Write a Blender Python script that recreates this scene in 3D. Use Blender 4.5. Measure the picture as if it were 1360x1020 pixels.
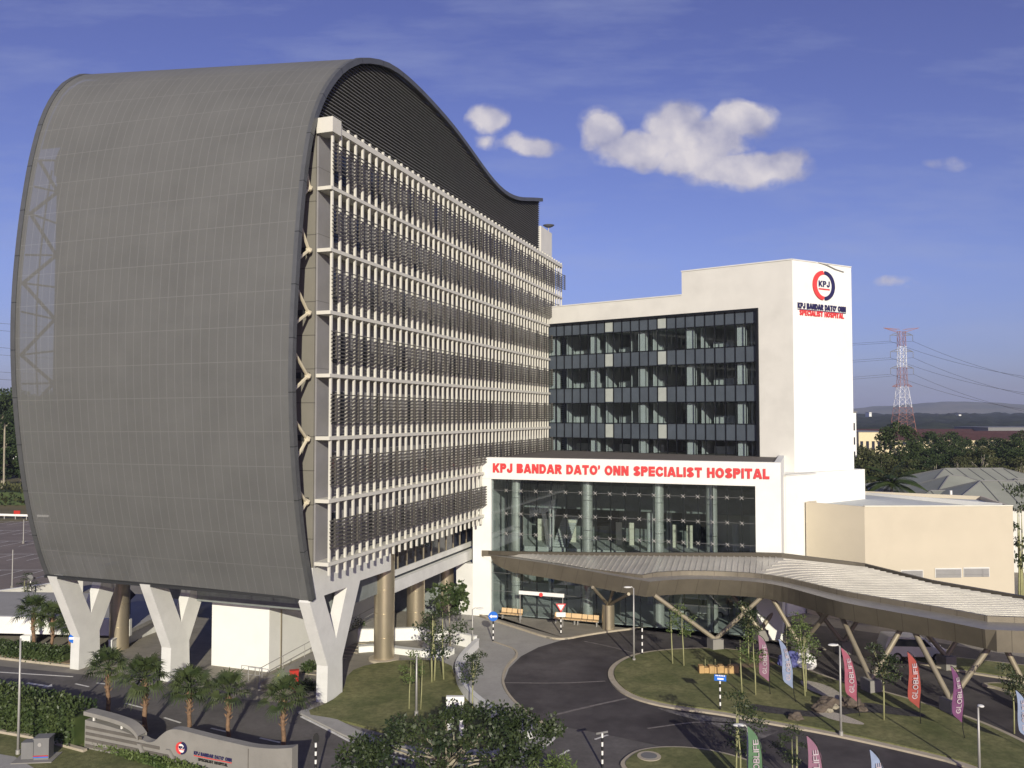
import bpy, bmesh, math, random
from mathutils import Vector, Matrix, noise
from mathutils.bvhtree import BVHTree
R = math.radians
V = Vector
random.seed(7)
for o in list(bpy.data.objects): bpy.data.objects.remove(o)
sc = bpy.context.scene
COL = sc.collection

# ------------------------------------------------------------------ camera, sky, sun, exposure
F, CZ, PITCH = 1100.0, 18.0, math.atan(41/1100)
cd = bpy.data.cameras.new('camera'); cam = bpy.data.objects.new('camera', cd); COL.objects.link(cam)
cam.location = (0, 0, CZ); cam.rotation_euler = (R(90)+PITCH, 0, 0)
cd.sensor_width = 36; cd.lens = 36*F/1360; cd.clip_start = .5; cd.clip_end = 20000
sc.camera = cam
sc.view_settings.view_transform = 'Standard'; sc.view_settings.look = 'None'
sc.view_settings.exposure = 0.0; sc.view_settings.gamma = 1
SUN_EL, SUN_AZ = R(19.0), math.atan2(0.125, -0.992)      # low sun behind the viewer, a little to the right
sd = V((math.sin(SUN_AZ)*math.cos(SUN_EL), math.cos(SUN_AZ)*math.cos(SUN_EL), math.sin(SUN_EL)))
sl = bpy.data.lights.new('sun', 'SUN'); sl.energy = 5.0; sl.angle = R(.5); sl.color = (1, .935, .78)
so = bpy.data.objects.new('sun', sl); COL.objects.link(so); so.rotation_euler = sd.to_track_quat('Z', 'Y').to_euler()
so.location = (0, -40, 80)

def ray(px, py):
    x = (px-680)/F; y = (510-py)/F; c, s = math.cos(PITCH), math.sin(PITCH)
    return V((x, c-y*s, s+y*c))
def G(px, py, z=0.):                        # point of the horizontal plane z
    r = ray(px, py); return V((r.x, r.y, 0))*((z-CZ)/r.z) + V((0, 0, z))
def DP(px, py, Y):                          # point at distance Y
    r = ray(px, py); k = Y/r.y; return V((r.x*k, Y, CZ+r.z*k))

# world: Nishita sky with a few clouds by direction
w = bpy.data.worlds.new('World'); sc.world = w; w.use_nodes = True
nt = w.node_tree; N_, L_ = nt.nodes, nt.links
bg = N_['Background']; bg.inputs[1].default_value = 1.0
sky = N_.new('ShaderNodeTexSky'); sky.sky_type = 'NISHITA'; sky.sun_disc = False
sky.sun_elevation = SUN_EL; sky.sun_rotation = SUN_AZ; sky.air_density = 1.0; sky.dust_density = .6; sky.ozone_density = 2.5
def math_n(op, a, b=None, c=None, clamp=False):
    n = N_.new('ShaderNodeMath'); n.operation = op; n.use_clamp = clamp
    for i, v in enumerate((a, b, c)):
        if v is None: continue
        if isinstance(v, (int, float)): n.inputs[i].default_value = v
        else: L_.new(v, n.inputs[i])
    return n.outputs[0]
def vmath(op, a, b):
    n = N_.new('ShaderNodeVectorMath'); n.operation = op
    for i, v in enumerate((a, b)):
        if isinstance(v, tuple): n.inputs[i].default_value = v
        elif v is not None: L_.new(v, n.inputs[i])
    return n.outputs['Value'] if op == 'DOT_PRODUCT' else n.outputs[0]
tc = N_.new('ShaderNodeTexCoord')
sx = N_.new('ShaderNodeSeparateXYZ'); L_.new(tc.outputs['Generated'], sx.inputs[0])
yy = math_n('MAXIMUM', sx.outputs[1], .05)
u = math_n('DIVIDE', sx.outputs[0], yy); v = math_n('DIVIDE', sx.outputs[2], yy)
rmp = N_.new('ShaderNodeValToRGB'); L_.new(math_n('MULTIPLY', v, 1.6, clamp=True), rmp.inputs[0])
rmp.color_ramp.elements[0].color = (.039, .041, .080, 1); rmp.color_ramp.elements[1].color = (.086, .063, .104, 1)
e_ = rmp.color_ramp.elements.new(.10); e_.color = (.058, .056, .097, 1)
e_ = rmp.color_ramp.elements.new(.30); e_.color = (.080, .069, .108, 1)
skm = vmath('MULTIPLY', sky.outputs[0], None); L_.new(rmp.outputs[0], skm.node.inputs[1])
cb = N_.new('ShaderNodeCombineXYZ'); L_.new(u, cb.inputs[0]); L_.new(v, cb.inputs[1])
uv = cb.outputs[0]
def wnoise(scale, detail, rough, vec):
    n = N_.new('ShaderNodeTexNoise'); n.inputs['Scale'].default_value = scale; n.inputs['Detail'].default_value = detail
    n.inputs['Roughness'].default_value = rough; L_.new(vec, n.inputs['Vector']); return n.outputs[0]
warp = N_.new('ShaderNodeTexNoise'); warp.inputs['Scale'].default_value = 14; warp.inputs['Detail'].default_value = 5; L_.new(uv, warp.inputs['Vector'])
wv = vmath('MULTIPLY', vmath('SUBTRACT', warp.outputs['Color'], (.5, .5, .5)), (.055, .04, 0))
uvw = vmath('ADD', uv, wv)
blobs = [(800,175,30,32),(845,196,58,28),(898,172,40,40),(985,158,42,30),(945,185,50,34),(990,225,80,30),(1040,218,30,26),(925,212,60,24),
         (649,160,26,22),(700,193,42,17),(648,190,20,12),(1190,368,26,8),(1258,216,26,9),(1215,374,14,5)]
strength = [1]*8+[.85,.8,.6]+[.42,.28,.3]
mk = None
for (bx, by, ba, bb), st in zip(blobs, strength):
    r = ray(bx, by); u0, v0 = r.x/r.y, r.z/r.y
    d = vmath('MULTIPLY', vmath('SUBTRACT', uvw, (u0, v0, 0)), (F/(ba*1.2), F/(bb*1.08), 0))
    dd = vmath('DOT_PRODUCT', d, d)
    m = math_n('MULTIPLY', math_n('SUBTRACT', 1.0, dd, clamp=True), st)
    mk = m if mk is None else math_n('MAXIMUM', mk, m)
n2 = wnoise(26, 7, .56, uv)
dens = math_n('ADD', mk, math_n('MULTIPLY', math_n('SUBTRACT', n2, .60), math_n('MINIMUM', math_n('MULTIPLY', mk, 4.), 1.15)))
cm = math_n('MULTIPLY', dens, 2.1, clamp=True)
cir = wnoise(3.2, 7, .62, vmath('MULTIPLY', vmath('ADD', uv, vmath('MULTIPLY', uv, (0, 1.2, 0))), (1.0, 2.2, 1)))
cirm = math_n('MULTIPLY', math_n('SUBTRACT', cir, .47, clamp=True), 1.3)
def mixc(fac, a, b):
    n = N_.new('ShaderNodeMix'); n.data_type = 'RGBA'
    for idx, vv in ((0, fac), (6, a), (7, b)):
        if isinstance(vv, tuple): n.inputs[idx].default_value = vv
        elif isinstance(vv, float): n.inputs[idx].default_value = vv
        else: L_.new(vv, n.inputs[idx])
    return n.outputs[2]
# bodies of the clouds: grey mauve bases and warm lit heads
n4 = wnoise(15, 5, .5, uv); n3 = wnoise(15, 5, .5, vmath('ADD', uv, (.010, .022, 0)))
shade = math_n('ADD', math_n('MULTIPLY', math_n('SUBTRACT', n4, n3), 2.2), math_n('ADD', math_n('MULTIPLY', dens, .35), .36), clamp=True)
ccol = mixc(shade, (.30, .31, .47, 1), (.76, .71, .72, 1))
c1 = mixc(cirm, skm, (.36, .41, .62, 1))
c2 = mixc(math_n('MULTIPLY', cm, .93), c1, ccol)
L_.new(c2, bg.inputs[0])

# ------------------------------------------------------------------ materials
def mat(name, col, rough=.75, metal=0., var=.12, scale=1.5, bump=0., bscale=None, spec=.3, stain=0., sscale=.25, grid=None, alpha=None, fine=0.):
    m = bpy.data.materials.new(name); m.use_nodes = True
    t = m.node_tree; n, l = t.nodes, t.links; b = n['Principled BSDF']
    b.inputs['Roughness'].default_value = rough; b.inputs['Metallic'].default_value = metal
    b.inputs['Specular IOR Level'].default_value = spec
    c = n.new('ShaderNodeTexCoord')
    def nz(sc_, det=5, ro=.6):
        k = n.new('ShaderNodeTexNoise'); k.inputs['Scale'].default_value = sc_; k.inputs['Detail'].default_value = det
        k.inputs['Roughness'].default_value = ro; l.new(c.outputs['Object'], k.inputs['Vector']); return k.outputs[0]
    def mx(fac, a, bb, mode='MIX'):
        k = n.new('ShaderNodeMix'); k.data_type = 'RGBA'; k.blend_type = mode
        for i, vv in ((0, fac), (6, a), (7, bb)):
            if isinstance(vv, tuple): k.inputs[i].default_value = vv
            elif isinstance(vv, (int, float)): k.inputs[i].default_value = vv
            else: l.new(vv, k.inputs[i])
        return k.outputs[2]
    def mp(x, a, bb, lo=0., hi=1.):
        k = n.new('ShaderNodeMapRange'); k.inputs[1].default_value = a; k.inputs[2].default_value = bb
        k.inputs[3].default_value = lo; k.inputs[4].default_value = hi; l.new(x, k.inputs[0]); return k.outputs[0]
    if isinstance(col, tuple) and isinstance(col[0], tuple): a, bcol = col
    else: a = tuple(x*(1-var) for x in col); bcol = tuple(min(1, x*(1+var)) for x in col)
    out = mx(mp(nz(scale), .32, .68), a+(1,), bcol+(1,))
    if fine: out = mx(mp(nz(scale*9, 3), .35, .65, 0, fine), out, tuple(x*.45 for x in a)+(1,))
    if stain: out = mx(mp(nz(sscale, 8, .65), .48, .72, 0, stain), out, tuple(x*.5 for x in a)+(1,))
    if grid:
        ang, gx, gz, wid, dark, usev = grid
        mpn = n.new('ShaderNodeMapping'); mpn.inputs['Rotation'].default_value = (0, 0, -ang)
        l.new(c.outputs['UV' if usev else 'Object'], mpn.inputs['Vector'])
        s = n.new('ShaderNodeSeparateXYZ'); l.new(mpn.outputs[0], s.inputs[0])
        tot = None
        for o_, g in ((s.outputs[0], gx), (s.outputs[1 if usev else 2], gz)):
            if not g: continue
            q = n.new('ShaderNodeMath'); q.operation = 'FLOORED_MODULO'; l.new(o_, q.inputs[0]); q.inputs[1].default_value = g
            q2 = n.new('ShaderNodeMath'); q2.operation = 'LESS_THAN'; l.new(q.outputs[0], q2.inputs[0]); q2.inputs[1].default_value = wid
            if tot is None: tot = q2.outputs[0]
            else:
                q3 = n.new('ShaderNodeMath'); q3.operation = 'MAXIMUM'; l.new(tot, q3.inputs[0]); l.new(q2.outputs[0], q3.inputs[1]); tot = q3.outputs[0]
        out = mx(tot, out, tuple(min(1, x*dark) for x in a)+(1,))
    l.new(out, b.inputs['Base Color'])
    if bump:
        k = n.new('ShaderNodeBump'); k.inputs['Strength'].default_value = bump; k.inputs['Distance'].default_value = .05
        l.new(nz(bscale or scale*6, 4), k.inputs['Height']); l.new(k.outputs[0], b.inputs['Normal'])
    if alpha is not None:
        tr = n.new('ShaderNodeBsdfTransparent'); ms = n.new('ShaderNodeMixShader'); ms.inputs[0].default_value = alpha
        l.new(tr.outputs[0], ms.inputs[1]); l.new(b.outputs[0], ms.inputs[2]); l.new(ms.outputs[0], n['Material Output'].inputs[0])
    return m

def glass_mat(name, tint, refl=.12, rough=.0):
    m = bpy.data.materials.new(name); m.use_nodes = True; t = m.node_tree; n, l = t.nodes, t.links
    n.remove(n['Principled BSDF'])
    tr = n.new('ShaderNodeBsdfTransparent'); tr.inputs[0].default_value = tint+(1,)
    gl = n.new('ShaderNodeBsdfGlossy'); gl.inputs['Roughness'].default_value = rough; gl.inputs[0].default_value = (.9, .95, 1, 1)
    lw_ = n.new('ShaderNodeLayerWeight'); lw_.inputs[0].default_value = .5
    fr = n.new('ShaderNodeMath'); fr.operation = 'POWER'; fr.inputs[1].default_value = 4.; l.new(lw_.outputs['Facing'], fr.inputs[0])
    ad = n.new('ShaderNodeMath'); ad.operation = 'ADD'; ad.inputs[1].default_value = refl; l.new(fr.outputs[0], ad.inputs[0])
    ms = n.new('ShaderNodeMixShader'); l.new(ad.outputs[0], ms.inputs[0]); l.new(tr.outputs[0], ms.inputs[1]); l.new(gl.outputs[0], ms.inputs[2])
    l.new(ms.outputs[0], n['Material Output'].inputs[0]); return m

AZ = R(19.5)                                   # compass angle of the long louvred facade
A = V((math.sin(AZ), math.cos(AZ), 0)); N = V((math.cos(AZ), -math.sin(AZ), 0)); Z = V((0, 0, 1))
WALL_ANG = R(90)-AZ
m_white = mat('white_render', (.78, .78, .73), .8, var=.03, scale=.6, stain=.10, sscale=.35, bump=.05, bscale=8)
m_white2 = mat('cream_white_render', (.64, .63, .58), .85, var=.04, scale=.5, stain=.14, sscale=.3, bump=.05, bscale=8)
m_conc_w = mat('pale_concrete_paint', (.64, .64, .60), .85, var=.06, scale=.9, stain=.16, sscale=.5, bump=.08, bscale=6)
m_shell = mat('grey_mesh_screen', (.142, .144, .138), .62, .1, var=.06, scale=.35, grid=(0, .64, 2.1, .045, 1.34, True), alpha=.87, spec=.3, stain=.12, sscale=.15)
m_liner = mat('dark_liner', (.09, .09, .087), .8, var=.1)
m_rim = mat('slate_grey_metal', (.135, .14, .14), .5, .5, var=.08, grid=(0, 0, 3.2, .06, .45, True))
m_dark_louvre = mat('charcoal_metal', (.145, .142, .132), .6, .1, var=.1)
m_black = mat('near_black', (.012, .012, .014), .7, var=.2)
m_body = mat('warm_grey_cladding', (.19, .18, .15), .7, var=.06, scale=.6, grid=(WALL_ANG+R(90), 0, 2.08, .05, .45, False))
m_facade = mat('mid_grey_wall', (.235, .23, .23), .8, var=.07, scale=.7, grid=(WALL_ANG, 1.8, 4.17, .05, .7, False))
m_fin = mat('cream_fin_paint', (.60, .585, .515), .65, var=.05, scale=1)
m_blade = mat('grey_blade_metal', (.12, .113, .10), .55, .3, var=.1)
m_win = mat('dark_blue_glass', (.018, .022, .036), .12, 0, var=.3, spec=.6)
m_bronze = mat('champagne_metal', (.53, .46, .33), .34, .78, var=.06, scale=.8)
m_steel = mat('brushed_steel', (.62, .63, .58), .35, .45, var=.06, scale=.8)
m_truss = mat('cream_truss_paint', (.58, .52, .38), .6, var=.06)
m_spandrel = mat('slate_blue_panel', (.072, .088, .108), .25, 0, var=.12, scale=.5, spec=.5)
m_vent = mat('pale_green_grey_vent', (.36, .39, .36), .6, var=.06)
m_mull = mat('black_mullion', (.014, .016, .02), .4, .3, var=.1)
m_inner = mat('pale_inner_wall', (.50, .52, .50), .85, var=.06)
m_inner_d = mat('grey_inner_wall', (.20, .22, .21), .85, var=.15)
m_inner_w = mat('white_inner_panel', (.72, .70, .58), .8, var=.04)
m_beige = mat('beige_render', (.53, .475, .365), .85, var=.03, scale=.4, stain=.08, sscale=.3)
m_roof_b = mat('brown_roof_membrane', (.13, .115, .10), .9, var=.15, scale=1)
m_roof_silver = mat('silver_standing_seam', (.44, .425, .38), .40, .3, var=.10, scale=.5, stain=.2, sscale=.4)
m_fascia = mat('bronze_grey_fascia', (.19, .168, .128), .5, .35, var=.12, scale=.6, grid=(0, 1.6, 0, .035, .6, True), stain=.2)
m_rimtop = mat('grey_rim_sheet', (.30, .285, .25), .5, .3, var=.1, stain=.2)
m_soffit = mat('grey_soffit', (.20, .19, .18), .8, var=.06)
m_strut = mat('taupe_steel_tube', (.30, .262, .19), .5, .3, var=.08)
m_conc = mat('grey_concrete', (.245, .235, .21), .9, var=.14, scale=1.2, stain=.25, sscale=.6, bump=.2, bscale=12)
m_conc_d = mat('shadow_groove_concrete', (.12, .11, .095), .9, var=.14, scale=2, stain=.2, bump=.2, bscale=12)
m_red = mat('red_letter_paint', (.66, .06, .06), .5, var=.04)
m_navy = mat('navy_letter_paint', (.025, .022, .085), .5, var=.04)
m_redsign = mat('red_enamel', (.42, .03, .02), .4, var=.08)
m_glass_hall = glass_mat('green_grey_glass', (.86, .90, .90), .09)
m_glass_wing = glass_mat('smoke_glass', (.84, .88, .89), .04)
m_asph = mat('asphalt', (.132, .122, .115), .9, var=.2, scale=.4, stain=.45, sscale=.3, bump=.25, bscale=30, fine=.25)
m_asph_d = mat('new_dark_asphalt', ((.034, .029, .031), (.125, .113, .110)), .8, scale=.13, stain=.5, sscale=.35, bump=.25, bscale=30, fine=.2)
m_apron = mat('light_concrete_paving', (.36, .35, .32), .9, var=.12, scale=.5, stain=.3, sscale=.25, bump=.15, bscale=20, fine=.15)
m_plaza = mat('warm_grey_paving', (.25, .23, .19), .9, var=.12, scale=.6, stain=.3, sscale=.25, bump=.15, bscale=20, grid=(WALL_ANG, 1.2, 0, .03, .7, False))
m_kerb = mat('kerb_stone', (.42, .37, .28), .9, var=.12, scale=2, stain=.3, sscale=1)
m_lawn = mat('mown_lawn', ((.118, .138, .048), (.255, .245, .108)), .95, scale=.35, stain=.32, sscale=.55, bump=.8, bscale=18, fine=.5)
m_dry = mat('dry_ground', ((.09, .095, .035), (.20, .16, .09)), .95, scale=.02, stain=.5, sscale=.05, bump=.5, bscale=3)
m_soil = mat('brown_soil', (.20, .15, .09), .95, var=.25, scale=2, bump=.5)
m_gravel = mat('pale_gravel', (.55, .50, .41), .95, var=.25, scale=9, bump=.8, bscale=30, fine=.5)
m_pebble = mat('dark_pebbles', (.075, .07, .068), .8, var=.5, scale=7, bump=1., bscale=20, fine=.5)
m_paint = mat('road_paint', (.66, .65, .60), .8, var=.1, scale=3, stain=.3, sscale=2)
m_lotpave = mat('car_park_paving', (.21, .175, .145), .9, var=.14, scale=.3, stain=.3, sscale=.1, fine=.2)
m_pole = mat('galvanised_pole', (.42, .41, .38), .5, .4, var=.08)
m_blackp = mat('black_paint', (.02, .02, .02), .5, var=.1)
m_whitep = mat('white_paint', (.78, .77, .73), .5, var=.04)
m_bluesign = mat('blue_sign_sheet', (.02, .14, .55), .4, var=.05)
m_leaf_palm = mat('palm_leaf', ((.024, .043, .014), (.080, .100, .036)), .55, scale=.9, spec=.35)
m_leaf_dk = mat('dark_leaf', ((.022, .042, .012), (.070, .095, .030)), .5, scale=.8, spec=.4)
m_leaf_bk = mat('deep_green_leaf', ((.012, .024, .008), (.045, .062, .020)), .5, scale=.8, spec=.4)
m_leaf_md = mat('mid_leaf', ((.045, .078, .018), (.115, .150, .045)), .55, scale=.9, spec=.3)
m_leaf_far = mat('far_leaf', ((.014, .030, .010), (.055, .076, .024)), .7, scale=.25, spec=.2)
m_leaf_far2 = mat('far_leaf_olive', ((.030, .040, .014), (.090, .092, .036)), .7, scale=.25, spec=.2)
m_bark = mat('brown_bark', (.16, .115, .07), .9, var=.35, scale=5, bump=.8, bscale=14)
m_bark_p = mat('red_brown_palm_bark', (.20, .125, .075), .9, var=.35, scale=6, bump=.9, bscale=10)
m_bark_y = mat('yellow_green_bark', (.30, .30, .15), .8, var=.15, scale=4)
m_bark_g = mat('pale_bark', (.30, .27, .20), .9, var=.2, scale=4)
m_rock = mat('brown_boulder', (.11, .088, .068), .9, var=.3, scale=2, bump=.8, bscale=6)
m_pallet = mat('orange_pallet_wood', (.46, .30, .13), .8, var=.15, scale=3)
m_cab = mat('grey_cabinet_paint', (.17, .17, .165), .6, var=.06)
m_tile = mat('grey_roof_sheet', (.26, .27, .225), .8, var=.10, scale=.3, stain=.2, sscale=.2)
m_redroof = mat('dark_red_tiles', (.060, .026, .024), .9, var=.2, scale=.6)
m_yellow = mat('pale_yellow_render', (.66, .57, .36), .9, var=.06)
m_brick = mat('red_brick_wall', (.30, .12, .08), .9, var=.15, scale=3)
m_seat = mat('tan_plastic', (.62, .44, .24), .6, var=.06)
m_hill = mat('wooded_hill', ((.006, .012, .007), (.030, .040, .020)), .95, scale=.035, stain=.3, sscale=.01)
m_mount = mat('far_mountain', ((.05, .07, .05), (.16, .15, .11)), .95, scale=.004)
m_pyr = mat('red_pylon_paint', (.30, .135, .105), .7, var=.1)
m_pyw = mat('white_pylon_paint', (.75, .75, .74), .7, var=.05)
m_wire = mat('grey_wire', (.05, .05, .055), .6, var=.05)
m_yel = mat('yellow_paint', (.75, .62, .03), .5, var=.05)

# ------------------------------------------------------------------ mesh helpers
WL = {}
def wloc(o): return WL.get(o.name, V((0, 0, 0))) if o is not None else V((0, 0, 0))
class MB:
    def __init__(s): s.bm = bmesh.new(); s.uv = None
    def v(s, p): return s.bm.verts.new(p)
    def face(s, pts):
        try: return s.bm.faces.new([s.v(p) for p in pts])
        except ValueError: return None
    def extr(s, pts, vec):
        a = [s.v(p) for p in pts]; b = [s.v(V(p)+vec) for p in pts]; n = len(a)
        s.bm.faces.new(a[::-1]); s.bm.faces.new(b)
        for i in range(n): s.bm.faces.new((a[i], a[(i+1) % n], b[(i+1) % n], b[i]))
        return s
    def obox(s, o, ax, ay, az):
        o, ax, ay, az = V(o), V(ax), V(ay), V(az)
        return s.extr([o, o+ax, o+ax+ay, o+ay], az)
    def cbox(s, c, sx_, sy_, sz_, rz=0):       # box standing on c
        ux = V((math.cos(rz), math.sin(rz), 0)); uy = V((-math.sin(rz), math.cos(rz), 0))
        return s.obox(V(c)-ux*sx_/2-uy*sy_/2, ux*sx_, uy*sy_, Z*sz_)
    def prism(s, pts, z0, z1):
        return s.extr([V((p[0], p[1], z0)) for p in pts], Z*(z1-z0))
    def tube(s, p0, p1, r0, r1=None, n=8, caps=True):
        p0, p1 = V(p0), V(p1); r1 = r0 if r1 is None else r1
        d = (p1-p0)
        if d.length < 1e-6: return s
        d.normalize(); x = d.orthogonal().normalized(); y = d.cross(x)
        a = []; b = []
        for i in range(n):
            t = 2*math.pi*i/n; q = x*math.cos(t)+y*math.sin(t)
            a.append(s.v(p0+q*r0)); b.append(s.v(p1+q*r1))
        for i in range(n):
            f = s.bm.faces.new((a[i], a[(i+1) % n], b[(i+1) % n], b[i])); f.smooth = n > 6
        if caps: s.face([q.co for q in a[::-1]]); s.face([q.co for q in b])
        return s
    def path(s, pts, rad, n=8):
        pts = [V(p) for p in pts]; rings = []
        for i, p in enumerate(pts):
            d = (pts[min(i+1, len(pts)-1)]-pts[max(i-1, 0)]).normalized()
            if i == 0: x = d.orthogonal().normalized()
            else: x = (x-d*x.dot(d)).normalized()
            y = d.cross(x); r = rad[i] if isinstance(rad, (list, tuple)) else rad
            rings.append([s.v(p+(x*math.cos(2*math.pi*k/n)+y*math.sin(2*math.pi*k/n))*r) for k in range(n)])
        for a, b in zip(rings, rings[1:]):
            for k in range(n):
                f = s.bm.faces.new((a[k], a[(k+1) % n], b[(k+1) % n], b[k])); f.smooth = True
        s.bm.faces.new(rings[0][::-1]); s.bm.faces.new(rings[-1]); return s
    def ball(s, c, r, sub=2, jit=0., seed=0):
        g = bmesh.ops.create_icosphere(s.bm, subdivisions=sub, radius=1)
        for q in g['verts']:
            k = 1+jit*noise.noise(q.co*1.7+V((seed*3.1, seed, 0))); q.co = V(c)+V((q.co.x*r[0], q.co.y*r[1], q.co.z*r[2]))*k
        return s
    def loft(s, a, b, closed=False, smooth=False, uvs=None):
        va = [s.v(p) for p in a]; vb = [s.v(p) for p in b]
        for i in range(len(a)-1):
            f = s.bm.faces.new((va[i], va[i+1], vb[i+1], vb[i])); f.smooth = smooth
            if uvs:
                ul = s.bm.loops.layers.uv.verify()
                for lp, q in zip(f.loops, ((uvs[0][i]), (uvs[0][i+1]), (uvs[1][i+1]), (uvs[1][i]))): lp[ul].uv = q
        return s
    def build(s, name, m, parent=None, recalc=True):
        if recalc: bmesh.ops.recalc_face_normals(s.bm, faces=s.bm.faces)
        off = wloc(parent)
        if off.length: bmesh.ops.translate(s.bm, verts=s.bm.verts, vec=-off)
        me = bpy.data.meshes.new(name); s.bm.to_mesh(me); s.bm.free()
        me.materials.append(m)
        o = bpy.data.objects.new(name, me); COL.objects.link(o)
        if parent is not None: o.parent = parent; WL[o.name] = off
        return o
def tag(o, label, cat, group=None, kind=None):
    o['label'] = label; o['category'] = cat
    if group: o['group'] = group
    if kind: o['kind'] = kind
    return o
def thing(name, label, cat, loc=(0, 0, 0), group=None):
    o = bpy.data.objects.new(name, None); COL.objects.link(o); o.location = loc; o.empty_display_size = .3
    WL[o.name] = V(loc); return tag(o, label, cat, group)
def struct(mb, name, m): o = mb.build(name, m); o['kind'] = 'structure'; return o
def dup(root, loc, rz=0., sca=1., label=None, group=None):
    c = root.copy(); COL.objects.link(c); c.location = loc; c.rotation_euler = (0, 0, rz); c.scale = (sca,)*3 if isinstance(sca, (int, float)) else sca
    if label: c['label'] = label
    if group: c['group'] = group
    for ch in root.children:
        d = ch.copy(); COL.objects.link(d); d.parent = c
        for g in ch.children: e = g.copy(); COL.objects.link(e); e.parent = d
    return c
def arc_(cx, cy, rx, ry, a0, a1, n=10):
    return [(cx+rx*math.cos(R(a0+(a1-a0)*i/n)), cy+ry*math.sin(R(a0+(a1-a0)*i/n))) for i in range(n+1)]
def glyph(c, s):                                  # heavy sign-writer capitals as centre lines in a box of height 1
    a = s/2; b = 1-a
    def vl(x): return [(x, -.2), (x, 1.2)]
    if c == 'I': return s, [vl(a)]
    if c == 'L': return .68, [vl(a), [(a, a), (.9, a)]]
    if c == 'T': return .80, [vl(.4), [(-.2, b), (1, b)]]
    if c == 'H': return .84, [vl(a), vl(.84-a), [(a, .5), (.84-a, .5)]]
    if c == 'E': return .72, [vl(a), [(a, a), (1, a)], [(a, b), (1, b)], [(a, .5), (.66, .5)]]
    if c == 'F': return .70, [vl(a), [(a, b), (1, b)], [(a, .48), (.62, .48)]]
    if c == 'N': return .86, [vl(a), vl(.86-a), [(a*.8, 1.1), (.86-a*.8, -.1)]]
    if c == 'K': return .88, [vl(a), [(.2, .35), (.86, 1.1)], [(.36, .55), (.84, -.1)]]
    if c == 'A': return .94, [[(a*.5, -.1), (.47, 1.05)], [(.47, 1.05), (.94-a*.5, -.1)], [(.25, .27), (.7, .27)]]
    if c == 'P': return .78, [vl(a), [(a, b)]+arc_(.48, .69, .30-a, .31-a, 90, -90)+[(a, .38+a)]]
    if c == 'R': return .84, [vl(a), [(a, b)]+arc_(.50, .70, .31-a, .30-a, 90, -90)+[(a, .40+a)], [(.42, .48), (.78, -.1)]]
    if c == 'B': return .82, [vl(a), [(a, b)]+arc_(.47, .74, .30-a, .26-a, 90, -90)+[(a, .48+a)], [(a, .54-a)]+arc_(.50, .27, .32-a, .27-a, 90, -90)+[(a, a)]]
    if c == 'D': return .84, [vl(a), [(a, b)]+arc_(.40, .5, .44-a, .5-a, 90, -90)+[(a, a)]]
    if c == 'O': return .94, [arc_(.47, .5, .47-a, .5-a, 0, 360, 22)]
    if c == 'C': return .88, [arc_(.47, .5, .47-a, .5-a, 42, 318, 18)]
    if c == 'G': return .92, [arc_(.47, .5, .47-a, .5-a, 45, 345, 18), [(.5, .42), (.92-a, .42), (.92-a, .2)]]
    if c == 'S': return .80, [arc_(.40, .73, .38-a, .27-a, 30, 270, 12)+arc_(.40, .27, .40-a, .27-a, 90, -150, 12)]
    if c == 'J': return .70, [[(.70-a, 1.2), (.70-a, .33)]+arc_(.35, .33, .35-a, .33-a, 0, -175, 10)]
    if c == '\u2019': return .20, [[(.12, 1.1), (.12, .86), (.04, .70)]]
    return .36, []
def text(name, body, org, xd, up, width, height, m, parent=None, ext=.03, stroke=.24, rows_=26):
    """raised heavy lettering: lower left corner org, reading along xd, fitted to width x height"""
    gl = []; x = 0
    for c in body: w_, st = glyph(c, stroke); gl.append((x, w_, st)); x += w_+.12
    tot = x-.12; kx = width/tot; xd, up = V(xd).normalized(), V(up).normalized(); nn = xd.cross(up); mb = MB()
    def inside(px_, py_, st):
        for pl_ in st:
            for (ax, ay), (bx, by) in zip(pl_, pl_[1:]):
                dx, dy = bx-ax, by-ay; l2 = dx*dx+dy*dy; t = max(0, min(1, ((px_-ax)*dx+(py_-ay)*dy)/l2)) if l2 else 0
                if (px_-ax-dx*t)**2+(py_-ay-dy*t)**2 <= stroke*stroke/4: return True
        return False
    for x0, w_, st in gl:
        if not st: continue
        nx = max(3, int(w_*34))
        for r_ in range(rows_):
            run = None
            for i in range(nx+1):
                on = i < nx and inside((i+.5)/nx*w_, (r_+.5)/rows_, st)
                if on and run is None: run = i
                if not on and run is not None:
                    p = V(org)+xd*(x0+run/nx*w_)*kx+up*height*r_/rows_+nn*.004
                    mb.extr([p, p+xd*(i-run)/nx*w_*kx, p+xd*(i-run)/nx*w_*kx+up*height/rows_, p+up*height/rows_], nn*ext); run = None
    bmesh.ops.remove_doubles(mb.bm, verts=mb.bm.verts, dist=1e-5)
    return mb.build(name, m, parent)
def disc_ring(mb, c, xd, up, ro, ri, a0, a1, ext, z0=0., n=40, ox=0., oix=0.):
    """annulus sector solid in the plane (xd, up); the inner circle may be shifted by oix"""
    xd, up = V(xd).normalized(), V(up).normalized(); nn = xd.cross(up); pts = []
    po = [V(c)+nn*z0+xd*(ox+ro*math.cos(a0+(a1-a0)*i/n))+up*ro*math.sin(a0+(a1-a0)*i/n) for i in range(n+1)]
    pi = [V(c)+nn*z0+xd*(oix+ri*math.cos(a0+(a1-a0)*i/n))+up*ri*math.sin(a0+(a1-a0)*i/n) for i in range(n+1)]
    for i in range(n): mb.extr([po[i], po[i+1], pi[i+1], pi[i]], nn*ext)
    return mb
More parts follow.
